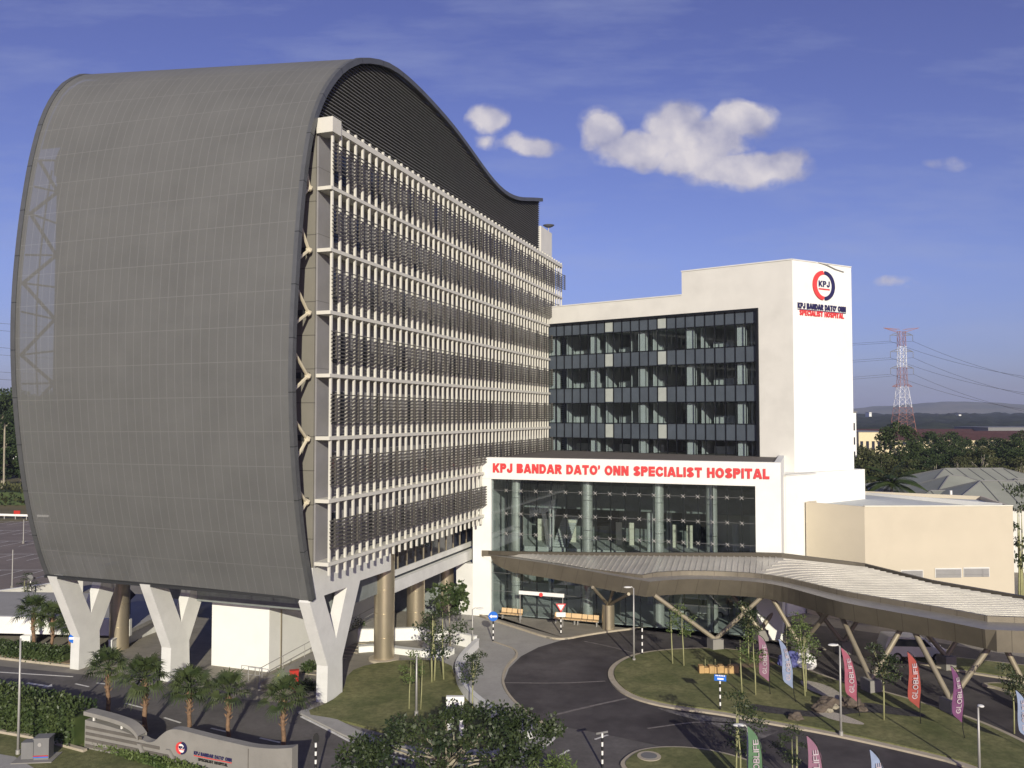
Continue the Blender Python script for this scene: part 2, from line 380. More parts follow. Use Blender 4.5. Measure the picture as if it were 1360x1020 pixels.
def disc(mb, c, xd, up, r, ext, z0=0., n=32, sx_=1.):
    xd, up = V(xd).normalized(), V(up).normalized(); nn = xd.cross(up)
    return mb.extr([V(c)+nn*z0+xd*r*sx_*math.cos(2*math.pi*i/n)+up*r*math.sin(2*math.pi*i/n) for i in range(n)], nn*ext)
def logo(parent, c, xd, up, r, fill=True):
    if fill: disc(MB(), c, xd, up, r*.86, .03, .02).build('logo_disc', m_whitep, parent)
    disc_ring(MB(), c, xd, up, r, r*.76, R(90), R(270), .10, .02, ox=-.14*r, oix=-.0*r).build('logo_ring', m_red, parent)
    disc_ring(MB(), c, xd, up, r, r*.76, R(-90), R(90), .09, .02, ox=.06*r, oix=-.02*r).build('logo_ring', m_navy, parent)
    text('logo_lettering', 'KPJ', V(c)-xd*r*.56-up*r*.10, V(xd)+V(up)*0, up, r*1.1, r*.42, m_navy, parent, .09)
    MB().obox(V(c)-xd*r*.56-up*r*.30+V(xd).cross(up)*.05, V(xd)*r*1.1, V(up)*r*.10, V(xd).cross(up)*.03).build('logo_bar', m_red, parent)
def S(p, z): return V((p[0], p[1], z))
def inset(pts, d):                            # shrink a closed plan polygon towards its middle by offsetting edges
    n = len(pts); P = [V((p[0], p[1])) for p in pts]
    area = sum(P[i].x*P[(i+1) % n].y-P[(i+1) % n].x*P[i].y for i in range(n)); sg = 1 if area > 0 else -1
    out = []
    for i in range(n):
        a = (P[i]-P[i-1]).normalized(); b = (P[(i+1) % n]-P[i]).normalized()
        na = V((-a.y, a.x))*sg; nb = V((-b.y, b.x))*sg; m_ = (na+nb)
        m_ = m_.normalized() if m_.length > 1e-4 else na
        k = d/max(.5, m_.dot(na)); out.append(P[i]+m_*k)
    return out
def smooth(pts, it=2, closed=True):
    P = [V(p) for p in pts]
    for _ in range(it):
        Q = []; n = len(P)
        rng = range(n) if closed else range(n-1)
        if not closed: Q.append(P[0])
        for i in rng:
            a, b = P[i], P[(i+1) % n]; Q += [a*.75+b*.25, a*.25+b*.75]
        if not closed: Q.append(P[-1])
        P = Q
    return P
def sheet(name, pts, z, m, sm=0):
    P = [V(p) if isinstance(p, V) else G(*p) for p in pts]
    if sm: P = smooth(P, sm)
    return struct(MB_face([S(p, z) for p in P]), name, m)
def MB_face(pts):
    mb = MB(); mb.face(pts)
    bmesh.ops.triangulate(mb.bm, faces=mb.bm.faces)
    return mb
def line_pts(pts, sm=2): return smooth([G(*p) for p in pts], sm, False)
def ribbon(mb, pts, wid, z0, z1):             # a strip of width wid along a plan line, as a solid
    P = [V((p[0], p[1], 0)) for p in pts]; Lf, Rt = [], []
    for i, p in enumerate(P):
        d = (P[min(i+1, len(P)-1)]-P[max(i-1, 0)]).normalized(); n = V((-d.y, d.x, 0))
        Lf.append(p+n*wid/2); Rt.append(p-n*wid/2)
    for i in range(len(P)-1):
        pass
    a = [mb.v(S(p, z0)) for p in Lf]; b = [mb.v(S(p, z0)) for p in Rt]; c = [mb.v(S(p, z1)) for p in Lf]; d = [mb.v(S(p, z1)) for p in Rt]
    for i in range(len(P)-1):
        f = mb.bm.faces.new
        f((c[i], c[i+1], d[i+1], d[i])); f((a[i], a[i+1], c[i+1], c[i])); f((b[i], b[i+1], d[i+1], d[i])); f((a[i], b[i], b[i+1], a[i+1]))
    mb.bm.faces.new((a[0], b[0], d[0], c[0])); mb.bm.faces.new((a[-1], b[-1], d[-1], c[-1]))
    return mb

# ------------------------------------------------------------------ terrain, roads, pavements
mb = MB(); q = 9000
mb.face([(-4900, -300, 0), (4900, -300, 0), (4900, 5900, 0), (-4900, 5900, 0)]); struct(mb, 'ground', m_dry)
sheet('site_paving', [V((-95, 61)), V((-30, 52)), V((-16, 48)), V((60, 42)), V((75, 70)), V((75, 125)), V((-95, 125))], .008, m_plaza)
sheet('road', [(-500, 855), (-200, 868), (0, 885), (110, 896), (290, 926), (400, 936), (425, 950), (470, 975), (540, 1000), (640, 1010), (705, 995), (738, 966), (800, 930), (1100, 930), (1500, 1090), (1500, 1500), (-900, 1500), (-900, 960)], .016, m_asph)
sheet('driveway', [(588, 800), (630, 818), (690, 836), (735, 851), (775, 846), (860, 840), (900, 900), (738, 975), (600, 950), (560, 860)], .018, m_apron)
sheet('new_road_patch', [(738, 964), (712, 955), (690, 940), (674, 922), (669, 906), (676, 888), (692, 872), (715, 860), (745, 851), (780, 845), (815, 838), (900, 826), (1050, 826), (1200, 846), (1400, 880), (1600, 960), (1600, 1200), (1300, 1130), (1000, 1020), (880, 992), (800, 975)], .024, m_asph_d)
m_seam = mat('worn_road_joint', (.17, .155, .145), .9, var=.25, scale=3)
m_dust = mat('dusty_asphalt', ((.07, .062, .062), (.30, .28, .26)), .9, scale=1.1, stain=.6, sscale=2, fine=.4)
for pts, wd_ in (([(671, 907), (740, 908), (804, 905)], .16), ([(736, 950), (790, 937), (832, 928)], .2), ([(776, 852), (815, 860), (842, 868)], .14), ([(860, 968), (930, 958), (985, 962)], .14)):
    struct(ribbon(MB(), smooth([G(*p) for p in pts], 2, False), wd_, .025, .029), 'road_seam', m_seam)
sheet('road_dust', [(868, 939), (905, 947), (955, 953), (1005, 962), (1040, 970), (1020, 978), (1003, 986), (985, 978), (965, 974), (950, 963), (915, 954), (885, 946)], .029, m_dust, 2)
# pale pavement sweeping round from the entrance, with its kerb
pv = smooth([G(*p) for p in [(628, 868), (640, 851), (662, 856), (690, 868), (670, 886), (664, 908), (676, 930), (704, 955), (730, 970), (727, 980), (700, 982), (655, 960), (625, 932), (606, 910), (606, 885)]], 2)
struct(MB().prism(pv, .01, .12), 'pavement', m_apron)
pk = smooth([G(*p) for p in [(655, 854), (693, 867), (672, 886), (666, 908), (678, 930), (706, 954), (733, 969), (738, 972)]], 2, False)
struct(ribbon(MB(), pk, .16, .02, .15), 'pavement_kerb', m_kerb)
# paved forecourt in front of the glass hall
fc = [G(*p) for p in [(618, 806), (640, 820), (690, 836), (730, 849), (752, 850), (775, 845), (815, 839), (880, 832)]]
fc2 = fc+[V((24, 64, 0)), V((24, 67.5, 0)), V((-3.6, 76, 0))]
struct(MB().prism(fc2, .01, .12), 'forecourt', m_plaza)
struct(ribbon(MB(), smooth(fc, 2, False), .2, .02, .15), 'forecourt_kerb', m_kerb)
# lawn below the building corner
lw = smooth([G(*p) for p in [(400, 950), (440, 934), (456, 920), (462, 895), (490, 884), (540, 878), (598, 880), (606, 908), (624, 934), (655, 961), (700, 985), (640, 995), (560, 988), (500, 972), (450, 958)]], 1)
struct(MB().prism(lw, 0, .13), 'lawn', m_lawn)
lk = smooth([G(*p) for p in [(405, 945), (440, 962), (480, 982), (540, 1000), (620, 1006), (690, 996), (722, 982)]], 3, False)
struct(ribbon(MB(), lk, 1.0, 0, .125), 'kerb_path', m_apron)
struct(ribbon(MB(), [S(p, 0)+V((0, 0, 0)) for p in smooth([G(*p) for p in [(400, 952), (440, 972), (480, 993), (540, 1011), (620, 1018), (700, 1008), (738, 982), (737, 972)]], 3, False)], .16, .017, .03), 'edge_line', m_paint)
# oval island
isl = smooth([G(*p) for p in [(806, 893), (818, 880), (845, 869), (895, 863), (960, 862), (1010, 869), (1060, 885), (1110, 905), (1160, 916), (1230, 936), (1300, 958), (1370, 990), (1480, 1050), (1440, 1090), (1290, 1021), (1200, 999), (1100, 977), (1020, 963), (960, 951), (880, 941), (832, 927), (810, 909)]], 2)
struct(MB().prism(isl, .0, .13), 'island_kerb', m_kerb)
struct(MB().prism(inset(isl, .42), .05, .20), 'island_lawn', m_lawn)
isl2 = smooth([G(*p) for p in [(832, 1006), (850, 997), (890, 993), (940, 997), (985, 1008), (1040, 1030), (960, 1050), (850, 1040), (820, 1020)]], 2)
struct(MB().prism(isl2, 0, .12), 'small_island_kerb', m_kerb)
struct(MB().prism(inset(isl2, .25), .04, .17), 'small_island_lawn', m_lawn)
# beds of pebbles and gravel on the island
for nm, pts, m_, zz in (('pebble_bed', [(992, 938), (1030, 944), (1080, 950), (1090, 943), (1145, 936), (1190, 944), (1235, 954), (1220, 958), (1150, 949), (1100, 958), (1050, 955), (1000, 949)], m_pebble, .215),
                    ('gravel_path', [(1060, 907), (1078, 909), (1100, 915), (1118, 926), (1124, 939), (1112, 938), (1088, 926), (1070, 919)], m_gravel, .222),
                    ('gravel_bed', [(1076, 940), (1084, 948), (1110, 951), (1130, 958), (1155, 969), (1120, 965), (1090, 956)], m_gravel, .228),
                    ('sand_bed', [(965, 884), (995, 886), (1030, 882), (1035, 886), (1005, 891), (975, 890)], m_soil, .212)):
    sheet(nm, pts, zz, m_, 2)
# kerbed strips on the far side of the covered road
for pts in ([(1195, 876), (1230, 885), (1290, 896), (1335, 903), (1400, 912), (1400, 890), (1300, 878), (1210, 868)], [(1296, 910), (1330, 918), (1345, 925), (1400, 935), (1400, 918), (1330, 908)]):
    g = smooth([G(*p) for p in pts], 1)
    struct(MB().prism(g, .0, .13), 'verge_kerb', m_kerb); struct(MB().prism(inset(g, .35), .05, .19), 'verge_lawn', m_lawn)
# roadside lawn by the sign wall, pavement corner
sheet('roadside_lawn', [(-400, 930), (0, 952), (113, 985), (250, 1028), (420, 1085), (300, 1400), (-900, 1400)], .03, m_lawn)
sheet('footpath', [(-100, 985), (20, 1006), (60, 1030), (200, 1110), (-200, 1300)], .04, m_apron)
# planter bed on the left with kerb
pb = [G(*p) for p in [(-120, 868), (0, 876), (97, 887), (100, 868), (0, 852), (-120, 845)]]
struct(MB().prism(pb, 0, .16), 'planting_bed_kerb', m_kerb); struct(MB().prism(inset(pb, .25), .05, .22), 'planting_bed', m_soil)
# road markings: dashes, arrow, edge lines
mk_ = MB()
for a, b in (((128, 907), (146, 909)), ((100, 908), (118, 912)), ((166, 934), (190, 940)), ((218, 953), (240, 960)), ((280, 967), (302, 972)), ((345, 980), (372, 986)), ((0, 908), (20, 912)), ((742, 1004), (756, 996)), ((790, 982), (810, 975))):
    p, r_ = G(*a, .022), G(*b, .022); d = (r_-p).normalized(); nn = V((-d.y, d.x, 0))*.07
    mk_.face([p-nn, r_-nn, r_+nn, p+nn])
struct(mk_, 'lane_dashes', m_paint)
mk_ = MB(); p, r_ = G(36, 907, .022), G(62, 911, .022); d = (r_-p).normalized(); nn = V((-d.y, d.x, 0))
mk_.face([p-nn*.12, r_-nn*.12, r_+nn*.12, p+nn*.12]); t = G(70, 912, .022)
mk_.face([r_-nn*.38, t, r_+nn*.38]); struct(mk_, 'road_arrow', m_paint)
struct(ribbon(MB(), [G(-150, 885), G(0, 893), G(97, 899)], .12, .017, .024), 'road_edge_line', m_paint)
# far left: car park with bay lines
lot = [G(*p) for p in [(-260, 712), (75, 690), (110, 800), (0, 800), (-500, 830)]]
struct(MB_face([S(p, .02) for p in lot]), 'car_park', m_lotpave)
mk_ = MB()
for row in range(5):
    y0 = 92+row*11
    for k in range(46):
        x = -120+k*2.5
        mk_.face([(x, y0, .027), (x+.12, y0, .027), (x+.9, y0+4.6, .027), (x+.78, y0+4.6, .027)])
    mk_.face([(-120, y0+4.7, .027), (-5, y0+4.7, .027), (-5, y0+4.85, .027), (-120, y0+4.85, .027)])
struct(mk_, 'bay_lines', m_paint)

# ------------------------------------------------------------------ the tower with the curved grey screen
P0 = G(434, 934)
CAMP = V((0, 0, CZ))
def TW(t, s, z): return S(P0, 0)+A*t+N*s+Z*z
def FPt(px, py, s=0.):
    r = ray(px, py); k = ((P0+N*s-CAMP).dot(N))/r.dot(N); p = CAMP+r*k
    return ((p-P0).dot(A), p.z)
tower = thing('hospital_tower', 'grey hospital tower with curved mesh screen and white finned side, standing on Y shaped legs', 'hospital building', P0)
near_px = [(412,798),(406,762),(400,730),(394,680),(389,620),(386,560),(385,500),(386,440),(389,380),(394,300),(402,220),(411,166),(424,128),(440,102),(457,85),(475,78),(495,78),(517,85),(542,104),(571,133),(601,167),(626,201),(648,232),(664,250),(677,259),(690,263),(705,263),(719,264)]
near = [FPt(*p) for p in near_px]
zb = near[0][1]
PF = G(65, 765, zb); WID = -(PF-P0).dot(N)
far_px = [(65,765),(56,742),(48,715),(38,670),(30,618),(24,565),(20,510),(18,455),(20,385),(27,310),(37,240),(47,192),(59,152),(76,121),(92,106),(110,99)]
far = [FPt(px, py, -WID) for px, py in far_px]
# the far outline is seen up to its top; from there it follows the near one
nk = 15; dt, dz = far[-1][0]-near[nk][0], far[-1][1]-near[nk][1]
for i in range(nk+1, len(near)):
    kf = 1-(i-nk)/(len(near)-1-nk); far.append((near[i][0]+dt*kf, near[i][1]+max(0, dz)*kf+.02))
def resample(P, n):
    Q = smooth([V((p[0], p[1], 0)) for p in P], 2, False)
    L = [0]
    for a, b in zip(Q, Q[1:]): L.append(L[-1]+(b-a).length)
    out = []; j = 0
    for i in range(n):
        d = L[-1]*i/(n-1)
        while j < len(L)-2 and L[j+1] < d: j += 1
        k = (d-L[j])/max(1e-6, L[j+1]-L[j]); q_ = Q[j].lerp(Q[j+1], min(1, k)); out.append((q_.x, q_.y))
    return out, L[-1]
def seg(P, a, b, n): return resample(P[a:b+1], n)[0]
# resample each outline in matching stretches (bottom to belly, belly to crown, crown to tail)
NS = (14, 26, 30)
def full(P): return seg(P, 0, 6, NS[0])[:-1]+seg(P, 6, nk, NS[1])[:-1]+seg(P, nk, len(P)-1, NS[2])
nr, fr_ = full(near), full(far); K = len(nr)
arc = [0]
for a, b in zip(nr, nr[1:]): arc.append(arc[-1]+math.hypot(b[0]-a[0], b[1]-a[1]))
def shell_pt(i, k, inn=0.):                     # k 0 near .. 1 far, inn metres inward
    t = nr[i][0]*(1-k)+fr_[i][0]*k; z = nr[i][1]*(1-k)+fr_[i][1]*k
    if inn:
        a, b = max(0, i-1), min(K-1, i+1)
        dx = (nr[b][0]-nr[a][0])*(1-k)+(fr_[b][0]-fr_[a][0])*k; dy = (nr[b][1]-nr[a][1])*(1-k)+(fr_[b][1]-fr_[a][1])*k
        l = math.hypot(dx, dy); t += dy/l*inn; z -= dx/l*inn
    return TW(t, -WID*k, z)
sh = MB(); M_ = 24
grid_ = [[sh.v(shell_pt(i, k/M_)) for i in range(K)] for k in range(M_+1)]
ul = sh.bm.loops.layers.uv.verify()
for k in range(M_):
    for i in range(K-1):
        f = sh.bm.faces.new((grid_[k][i], grid_[k][i+1], grid_[k+1][i+1], grid_[k+1][i])); f.smooth = True
        for lp, (a, b) in zip(f.loops, ((k, i), (k, i+1), (k+1, i+1), (k+1, i))): lp[ul].uv = (a/M_*WID, arc[b])
sh.build('curved_screen', m_shell, tower)
i_lin = next(i for i in range(K) if fr_[i][1] > FPt(60, 206, -WID)[1])
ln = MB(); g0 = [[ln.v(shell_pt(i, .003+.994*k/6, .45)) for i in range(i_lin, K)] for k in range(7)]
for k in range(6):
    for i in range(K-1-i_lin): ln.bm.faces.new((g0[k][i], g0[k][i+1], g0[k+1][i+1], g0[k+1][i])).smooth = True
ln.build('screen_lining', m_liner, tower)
def rim(k0, k1):
    r_ = MB(); ul = r_.bm.loops.layers.uv.verify()
    sec = [[r_.v(shell_pt(i, k0, -.06)), r_.v(shell_pt(i, k1, -.06)), r_.v(shell_pt(i, k1, .32)), r_.v(shell_pt(i, k0, .32))] for i in range(K)]
    for i in range(K-1):
        for j in range(4):
            f = r_.bm.faces.new((sec[i][j], sec[i][(j+1) % 4], sec[i+1][(j+1) % 4], sec[i+1][j]))
            for lp, q_ in zip(f.loops, (arc[i], arc[i], arc[i+1], arc[i+1])): lp[ul].uv = (0, q_)
    r_.bm.faces.new(sec[0]); r_.bm.faces.new(sec[-1][::-1]); return r_
rim(-.009, .004).build('screen_rim', m_rim, tower); rim(.994, 1.012).build('screen_rim', m_rim, tower)
bt = MB()                                        # beam along the lower lip
bt.extr([shell_pt(0, 0.006, 0), shell_pt(0, 0.006, .2), shell_pt(0, 0.006, .2)+Z*.15, shell_pt(0, 0.006, 0)+Z*.15], -N*(WID*.985)); bt.build('lower_lip', m_rim, tower)
# levels
lv = [FPt(437, y, 1.0)[1] for y in (748, 664.5, 581, 497.5, 413.5, 330, 247, 164)]
tb = FPt(418, 400)[0]; te = FPt(735, 360)[0]; tm = FPt(630, 690)[0]
ztop = lv[-1]
WB = WID-.4
# body
MB().extr([TW(tb, 0, lv[0]-.3), TW(te, 0, lv[0]-.3), TW(te, -WB, lv[0]-.3), TW(tb, -WB, lv[0]-.3)], Z*(ztop-lv[0]+.25)).build('body', m_body, tower)
MB().extr([TW(tb+.12, .0, lv[0]-.28), TW(te, .0, lv[0]-.28), TW(te, .12, lv[0]-.28), TW(tb+.12, .12, lv[0]-.28)], Z*(ztop-lv[0]+.2)).build('facade_wall', m_facade, tower)
# floor slab edges visible through the screen
fl = MB()
for z in lv: fl.obox(TW(tb, -.3, z-.2), -A*.15, -N*(WB-.6), Z*.35)
fl.build('slab_edges', m_rim, tower)
# louvred gable above the fins
poly = [p for p in (nr[i] for i in range(K)) if p[1] > ztop-1]
t_tail = FPt(719, 300)[0]
poly = [(t, z) for t, z in poly if t <= t_tail+.5]
def span(z):                                      # t-range of the gable at height z
    xs = []
    pp = [(poly[0][0], ztop-3)]+poly+[(t_tail, ztop-3)]
    for (a, za), (b, zz) in zip(pp, pp[1:]+pp[:1]):
        if (za-z)*(zz-z) < 0: xs.append(a+(b-a)*(z-za)/(zz-za))
    return sorted(xs)
lo = MB(); z = ztop-.6; zmax = max(p[1] for p in poly)
while z < zmax-.25:
    xs = span(z)
    for a, b in zip(xs[::2], xs[1::2]):
        if b-a > .8: lo.extr([TW(a+.35, -.30, z), TW(a+.35, -.16, z-.03), TW(a+.35, -.10, z-.135), TW(a+.35, -.30, z-.135)], A*(b-a-.7))
    z += .24
lo.build('gable_louvres', m_dark_louvre, tower)
gb = MB(); gp = [(poly[0][0], ztop-1.2)]+[(t, z) for t, z in poly]+[(t_tail, ztop-1.2)]
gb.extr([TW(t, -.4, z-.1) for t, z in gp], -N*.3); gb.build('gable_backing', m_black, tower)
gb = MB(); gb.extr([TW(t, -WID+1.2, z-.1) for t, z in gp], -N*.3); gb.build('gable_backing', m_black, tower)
MB().obox(TW(t_tail-.2, -.45, ztop-1), A*.35, -N*(WID-2), Z*(FPt(719, 268)[1]-ztop+1)).build('tail_edge', m_rim, tower)
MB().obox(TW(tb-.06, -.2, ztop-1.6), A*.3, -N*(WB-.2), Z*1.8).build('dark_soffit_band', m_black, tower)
# ledges
for i, z in enumerate(lv):
    e = tm if i < 2 else te
    h = .22 if i < 7 else .36
    MB().obox(TW(tb, .125, z-h+.06), A*(e-tb), N*1.0, Z*h).build('ledge', m_fin, tower)
MB().obox(TW(tb-.12, .10, ztop-.5), A*1.0, N*1.15, Z*.95).build('ledge_end_block', m_fin, tower)
# fins
nf = 56
for k in range(nf):
    t = tb+.22+(te-tb-.35)*k/(nf-1)
    zb_ = lv[0]-.75 if t < tm-.2 else FPt(700, 604, 1)[1]-.3
    MB().obox(TW(t, .92, zb_), A*.13, N*.15, Z*(ztop+.30-zb_)).build('fin', m_fin, tower)
# louvre bands: seven blades over each storey
for i in range(7):
    z0, z1 = lv[i], lv[i+1]; h = z1-z0; e = tm+.3 if i < 2 else te+.5
    b_ = MB(); nb = 8
    if i == 1: e = te
    for j in range(nb):
        z = z0+h*(.27+.42*j/(nb-1))
        st = tb-.15 if i != 1 else tb-.15
        b_.extr([TW(st, 1.26, z), TW(st, 1.38, z-.03), TW(st, 1.38, z-.09), TW(st, 1.26, z-.06)], A*(e-st))
    k_ = 0
    while tb+.3+k_*2.7 < e: b_.obox(TW(tb+.3+k_*2.7, 1.285, z0+h*.25), A*.06, N*.12, Z*h*.46); k_ += 1
    b_.build('louvre_band', m_blade, tower)
# windows behind the fins
rw = random.Random(3)
for i in range(7):
    z0, z1 = lv[i], lv[i+1]; h = z1-z0; e = tm if i < 2 else te; t = tb+1.7
    while t+2.6 < e:
        wd = rw.choice((.8, .9, .9, 1.8))
        MB().obox(TW(t, .10, z0+h*.22), A*wd, N*.05, Z*h*.52).build('window', m_win, tower)
        t += wd+rw.choice((2.2, 3.1, 4.0))
# white strip between near screen edge and body: V brackets
def brackets(s0, s1, m_, rad):
    for i in range(1, 7):
        z = lv[i]-.1; p = TW(tb-.35, s0, z)
        mb = MB(); mb.ball(p, (rad*2.3,)*3, 1)
        for dz_ in (1.5, -1.3):
            j = min(range(K//2), key=lambda q_: abs((nr if s1 > -5 else fr_)[q_][1]-(z+dz_)))
            mb.tube(p, shell_pt(j, 0.008 if s1 > -5 else .99, .15), rad, n=6)
        mb.build('bracket', m_, tower)
brackets(-.22, -.3, m_truss, .10)
tr = MB(); zz = [lv[0]]+[(a+b)/2 for a, b in zip(lv, lv[1:]) for _ in (0,)]
for side in (.985,):
    prev = None
    for n_, z in enumerate([lv[0]+k*(ztop-lv[0])/12 for k in range(13)]):
        j = min(range(K//2), key=lambda q_: abs(fr_[q_][1]-z))
        o_ = shell_pt(j, side, .25); i_ = TW(tb-.1, -WB+.2, z)
        tr.tube(o_, i_, .07, n=5)
        if prev: tr.tube(prev, i_ if n_ % 2 else o_, .12, n=5)
        prev = i_ if n_ % 2 else o_
tr.build('screen_truss', m_strut, tower)
sf = MB()                                        # ribs behind the screen
for k in range(1, 12):
    pts = [shell_pt(i, k/12, .12) for i in range(0, i_lin, 2)]; sf.path(pts, .05, 4)
sf.build('screen_ribs', m_pole, tower)
# Y legs
Yp_px = dict(bl=(434,934), br=(454.5,920), rb=(454.4,873), rt=(478,771), iv=(446,848), irt=(460.6,780), ilt=(430,791), lt=(411,801), lb=(435,885))
Y = {k: FPt(*p) for k, p in Yp_px.items()}
zs = zb+.15
def leg(s, thick, first):
    if first:
        top = FPt(410, 750); pts = [Y['bl'], Y['br'], Y['rb'], Y['rt'], (FPt(519, 757)), (FPt(519, 722)), (tb, lv[0]-.3), (tb, zb+.2), Y['lt'], Y['lb']]
        hole = [Y['iv'], Y['irt'], Y['ilt']]
        mb = MB()
        a = [mb.v(TW(t, s, z)) for t, z in pts]; h_ = [mb.v(TW(t, s, z)) for t, z in hole]
        # outline bridged to the triangular opening, closed on both sides and extruded
        loop = [*pts[:2], pts[2], hole[0], hole[1], hole[2], hole[0], pts[2]]
        mb.bm.free(); mb.bm = bmesh.new()
        parts_ = [[Y['bl'], Y['br'], Y['rb'], Y['iv'], Y['lb']], [Y['rb'], Y['rt'], Y['irt'], Y['iv']], [Y['lb'], Y['iv'], Y['ilt'], (tb, zb+.2), Y['lt']],
                  [(tb, zb+.2), Y['ilt'], Y['irt'], Y['rt'], FPt(519, 757), FPt(519, 724), (tb, lv[0]-.3)]]
        edge = [Y['bl'], Y['br'], Y['rb'], Y['rt'], FPt(519, 757), FPt(519, 724), (tb, lv[0]-.3), (tb, zb+.2), Y['lt'], Y['lb']]
        for off, flip in ((0, 1), (-thick, 0)):
            for q_ in parts_: mb.face([TW(t, s+off, z) for t, z in q_])
        for lp in (edge, hole):
            for (a_, b_) in zip(lp, lp[1:]+lp[:1]):
                mb.face([TW(a_[0], s, a_[1]), TW(b_[0], s, b_[1]), TW(b_[0], s-thick, b_[1]), TW(a_[0], s-thick, a_[1])])
        bmesh.ops.remove_doubles(mb.bm, verts=mb.bm.verts, dist=.001)
        return mb
    def cut(a, b, z): k = (z-a[1])/(b[1]-a[1]); return (a[0]+(b[0]-a[0])*k, z)
    rt = cut(Y['rb'], Y['rt'], zs); irt = cut(Y['iv'], Y['irt'], zs); ilt = cut(Y['iv'], Y['ilt'], zs); lt = (Y['lt'][0], zs)
    br = (Y['bl'][0]+1.9, 0); rb = (Y['lb'][0]+1.75, Y['rb'][1])
    pts = [(Y['bl'][0], 0), br, rb, rt, irt, Y['iv'], ilt, lt, Y['lb']]
    return MB().extr([TW(t, s, z) for t, z in pts], -N*thick)
leg(.02, .8, True).build('y_leg', m_conc_w, tower)
s2 = (G(247.5, 897)-P0).dot(N); s1 = (G(112.5, 887)-P0).dot(N)
tY2 = (G(247.5, 897)-P0).dot(A); tY1 = (G(112.5, 887)-P0).dot(A)
for s_, t_ in ((s2, tY2), (s1, tY1)):
    mb = leg(s_, .8, False); mb.build('y_leg', m_conc_w, tower)
print('tower', 'WID', WID, 's2', s2, 's1', s1, tY2, tY1, 'lv', lv, 'zb', zb, 'tb', tb, 'te', te, 'tm', tm, 'near', near[6], far[7], near[nk], far[nk])
# bronze clad columns
for px, py, r_, s_ in ((510, 876, .75, 0), (552, 839, .75, 0), (592, 812, .75, 0), (158, 861, .72, 1), (398, 850, .6, 2), (372, 800, .6, 2)):
    p = G(px, py); cm_ = MB(); ztop_ = lv[0]-.32 if s_ == 0 else zb+.6
    if s_ == 2: continue
    zc = 0
    while zc < ztop_-.05:
        z2 = min(zc+1.75, ztop_); cm_.tube(p+Z*(zc+.015), p+Z*(z2-.015), r_, n=28); zc = z2
    cm_.tube(p, p+Z*ztop_, r_-.03, n=20)
    c_ = cm_.build('round_column', m_bronze, tower)
    if s_ == 0: MB().tube(p, p+Z*.16, r_*1.5, n=28).build('plinth', m_kerb, c_)
# first floor glazing and white beams between the columns
t5, t9 = FPt(519, 757)[0], tm+2
zB0, zB1 = FPt(522, 788, -.5)[1], FPt(522, 772, -.5)[1]
zW1 = lv[0]-.3
MB().obox(TW(t5+.9, -.45, zB0), A*(t9-t5-1), -N*.4, Z*(zB1-zB0)).build('beam', m_conc_w, tower)
MB().obox(TW(t5+.9, -.9, zB1+.15), A*(t9-t5-1), -N*.3, Z*.45).build('beam', m_conc_w, tower)
gx = t5
while gx < t9-1:
    MB().obox(TW(gx+.08, -1.0, zB1+.6), A*1.35, -N*.06, Z*(zW1-zB1-.6)).build('window', m_win, tower); gx += 1.5
gx = t5
while gx < t9: MB().obox(TW(gx-.05, -.93, zB1+.6), A*.1, -N*.16, Z*(zW1-zB1-.6)).build('mullion', m_strut, tower); gx += 1.5
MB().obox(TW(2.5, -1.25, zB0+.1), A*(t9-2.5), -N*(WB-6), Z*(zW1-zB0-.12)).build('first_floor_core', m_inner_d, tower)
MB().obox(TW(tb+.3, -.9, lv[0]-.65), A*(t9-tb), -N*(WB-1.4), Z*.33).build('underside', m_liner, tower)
# white block under the building with receding side
pb0 = G(357, 893); sb = (pb0-P0).dot(N); tbk = (pb0-P0).dot(A); sb2 = (G(268, 889)-P0).dot(N)
MB().extr([TW(tbk, sb, 0), TW(tbk+16, sb, 0), TW(tbk+16, sb2, 0), TW(tbk, sb2, 0)], Z*(zb+.4)).build('ground_floor_block', m_white, tower)
MB().obox(TW(tbk+1.3, sb+.02, 0), A*.10, N*.05, Z*(zb+.2)).build('wall_joint', m_strut, tower)
# dark back of the undercroft
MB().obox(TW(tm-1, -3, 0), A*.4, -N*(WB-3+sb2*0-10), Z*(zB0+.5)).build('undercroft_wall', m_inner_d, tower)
MB().obox(TW(9, -8, 0), A*.3, -N*6, Z*zB0).build('undercroft_wall', m_conc_w, tower)
# stair head at the far end
st = FPt(722, 320, -1); a_ = FPt(733, 320, -1)
MB().extr([TW(st[0]-1, -1, ztop-1), TW(a_[0], -1, ztop-1), TW(a_[0], -7, ztop-1), TW(st[0]-1, -7, ztop-1)], Z*(FPt(730, 308, -1)[1]-ztop+1)).build('stair_head', m_white2, tower)
dz0 = FPt(730, 308, -1)[1]; p = TW(a_[0]-.4, -1.3, dz0)
dish = thing('satellite_dish', 'small grey satellite dish on the white roof block behind the tower', 'satellite dish', p)
MB().tube(p, p+Z*.75, .06).build('dish_pole', m_pole, dish)
mb = MB(); nn_ = 20
for rr in range(4):
    for k in range(nn_):
        f = lambda i, j: p+Z*(.65+.10*(i/4)**2*1.0+.25*(1 if 0 else 0))+V((math.cos(2*math.pi*j/nn_)*.72*i/4, math.sin(2*math.pi*j/nn_)*.72*i/4, .22*(i/4)**2))
        if rr == 0: mb.face([f(0, 0), f(1, k), f(1, k+1)])
        else: mb.face([f(rr, k), f(rr+1, k), f(rr+1, k+1), f(rr, k+1)])
mb.build('dish_bowl', m_cab, dish)

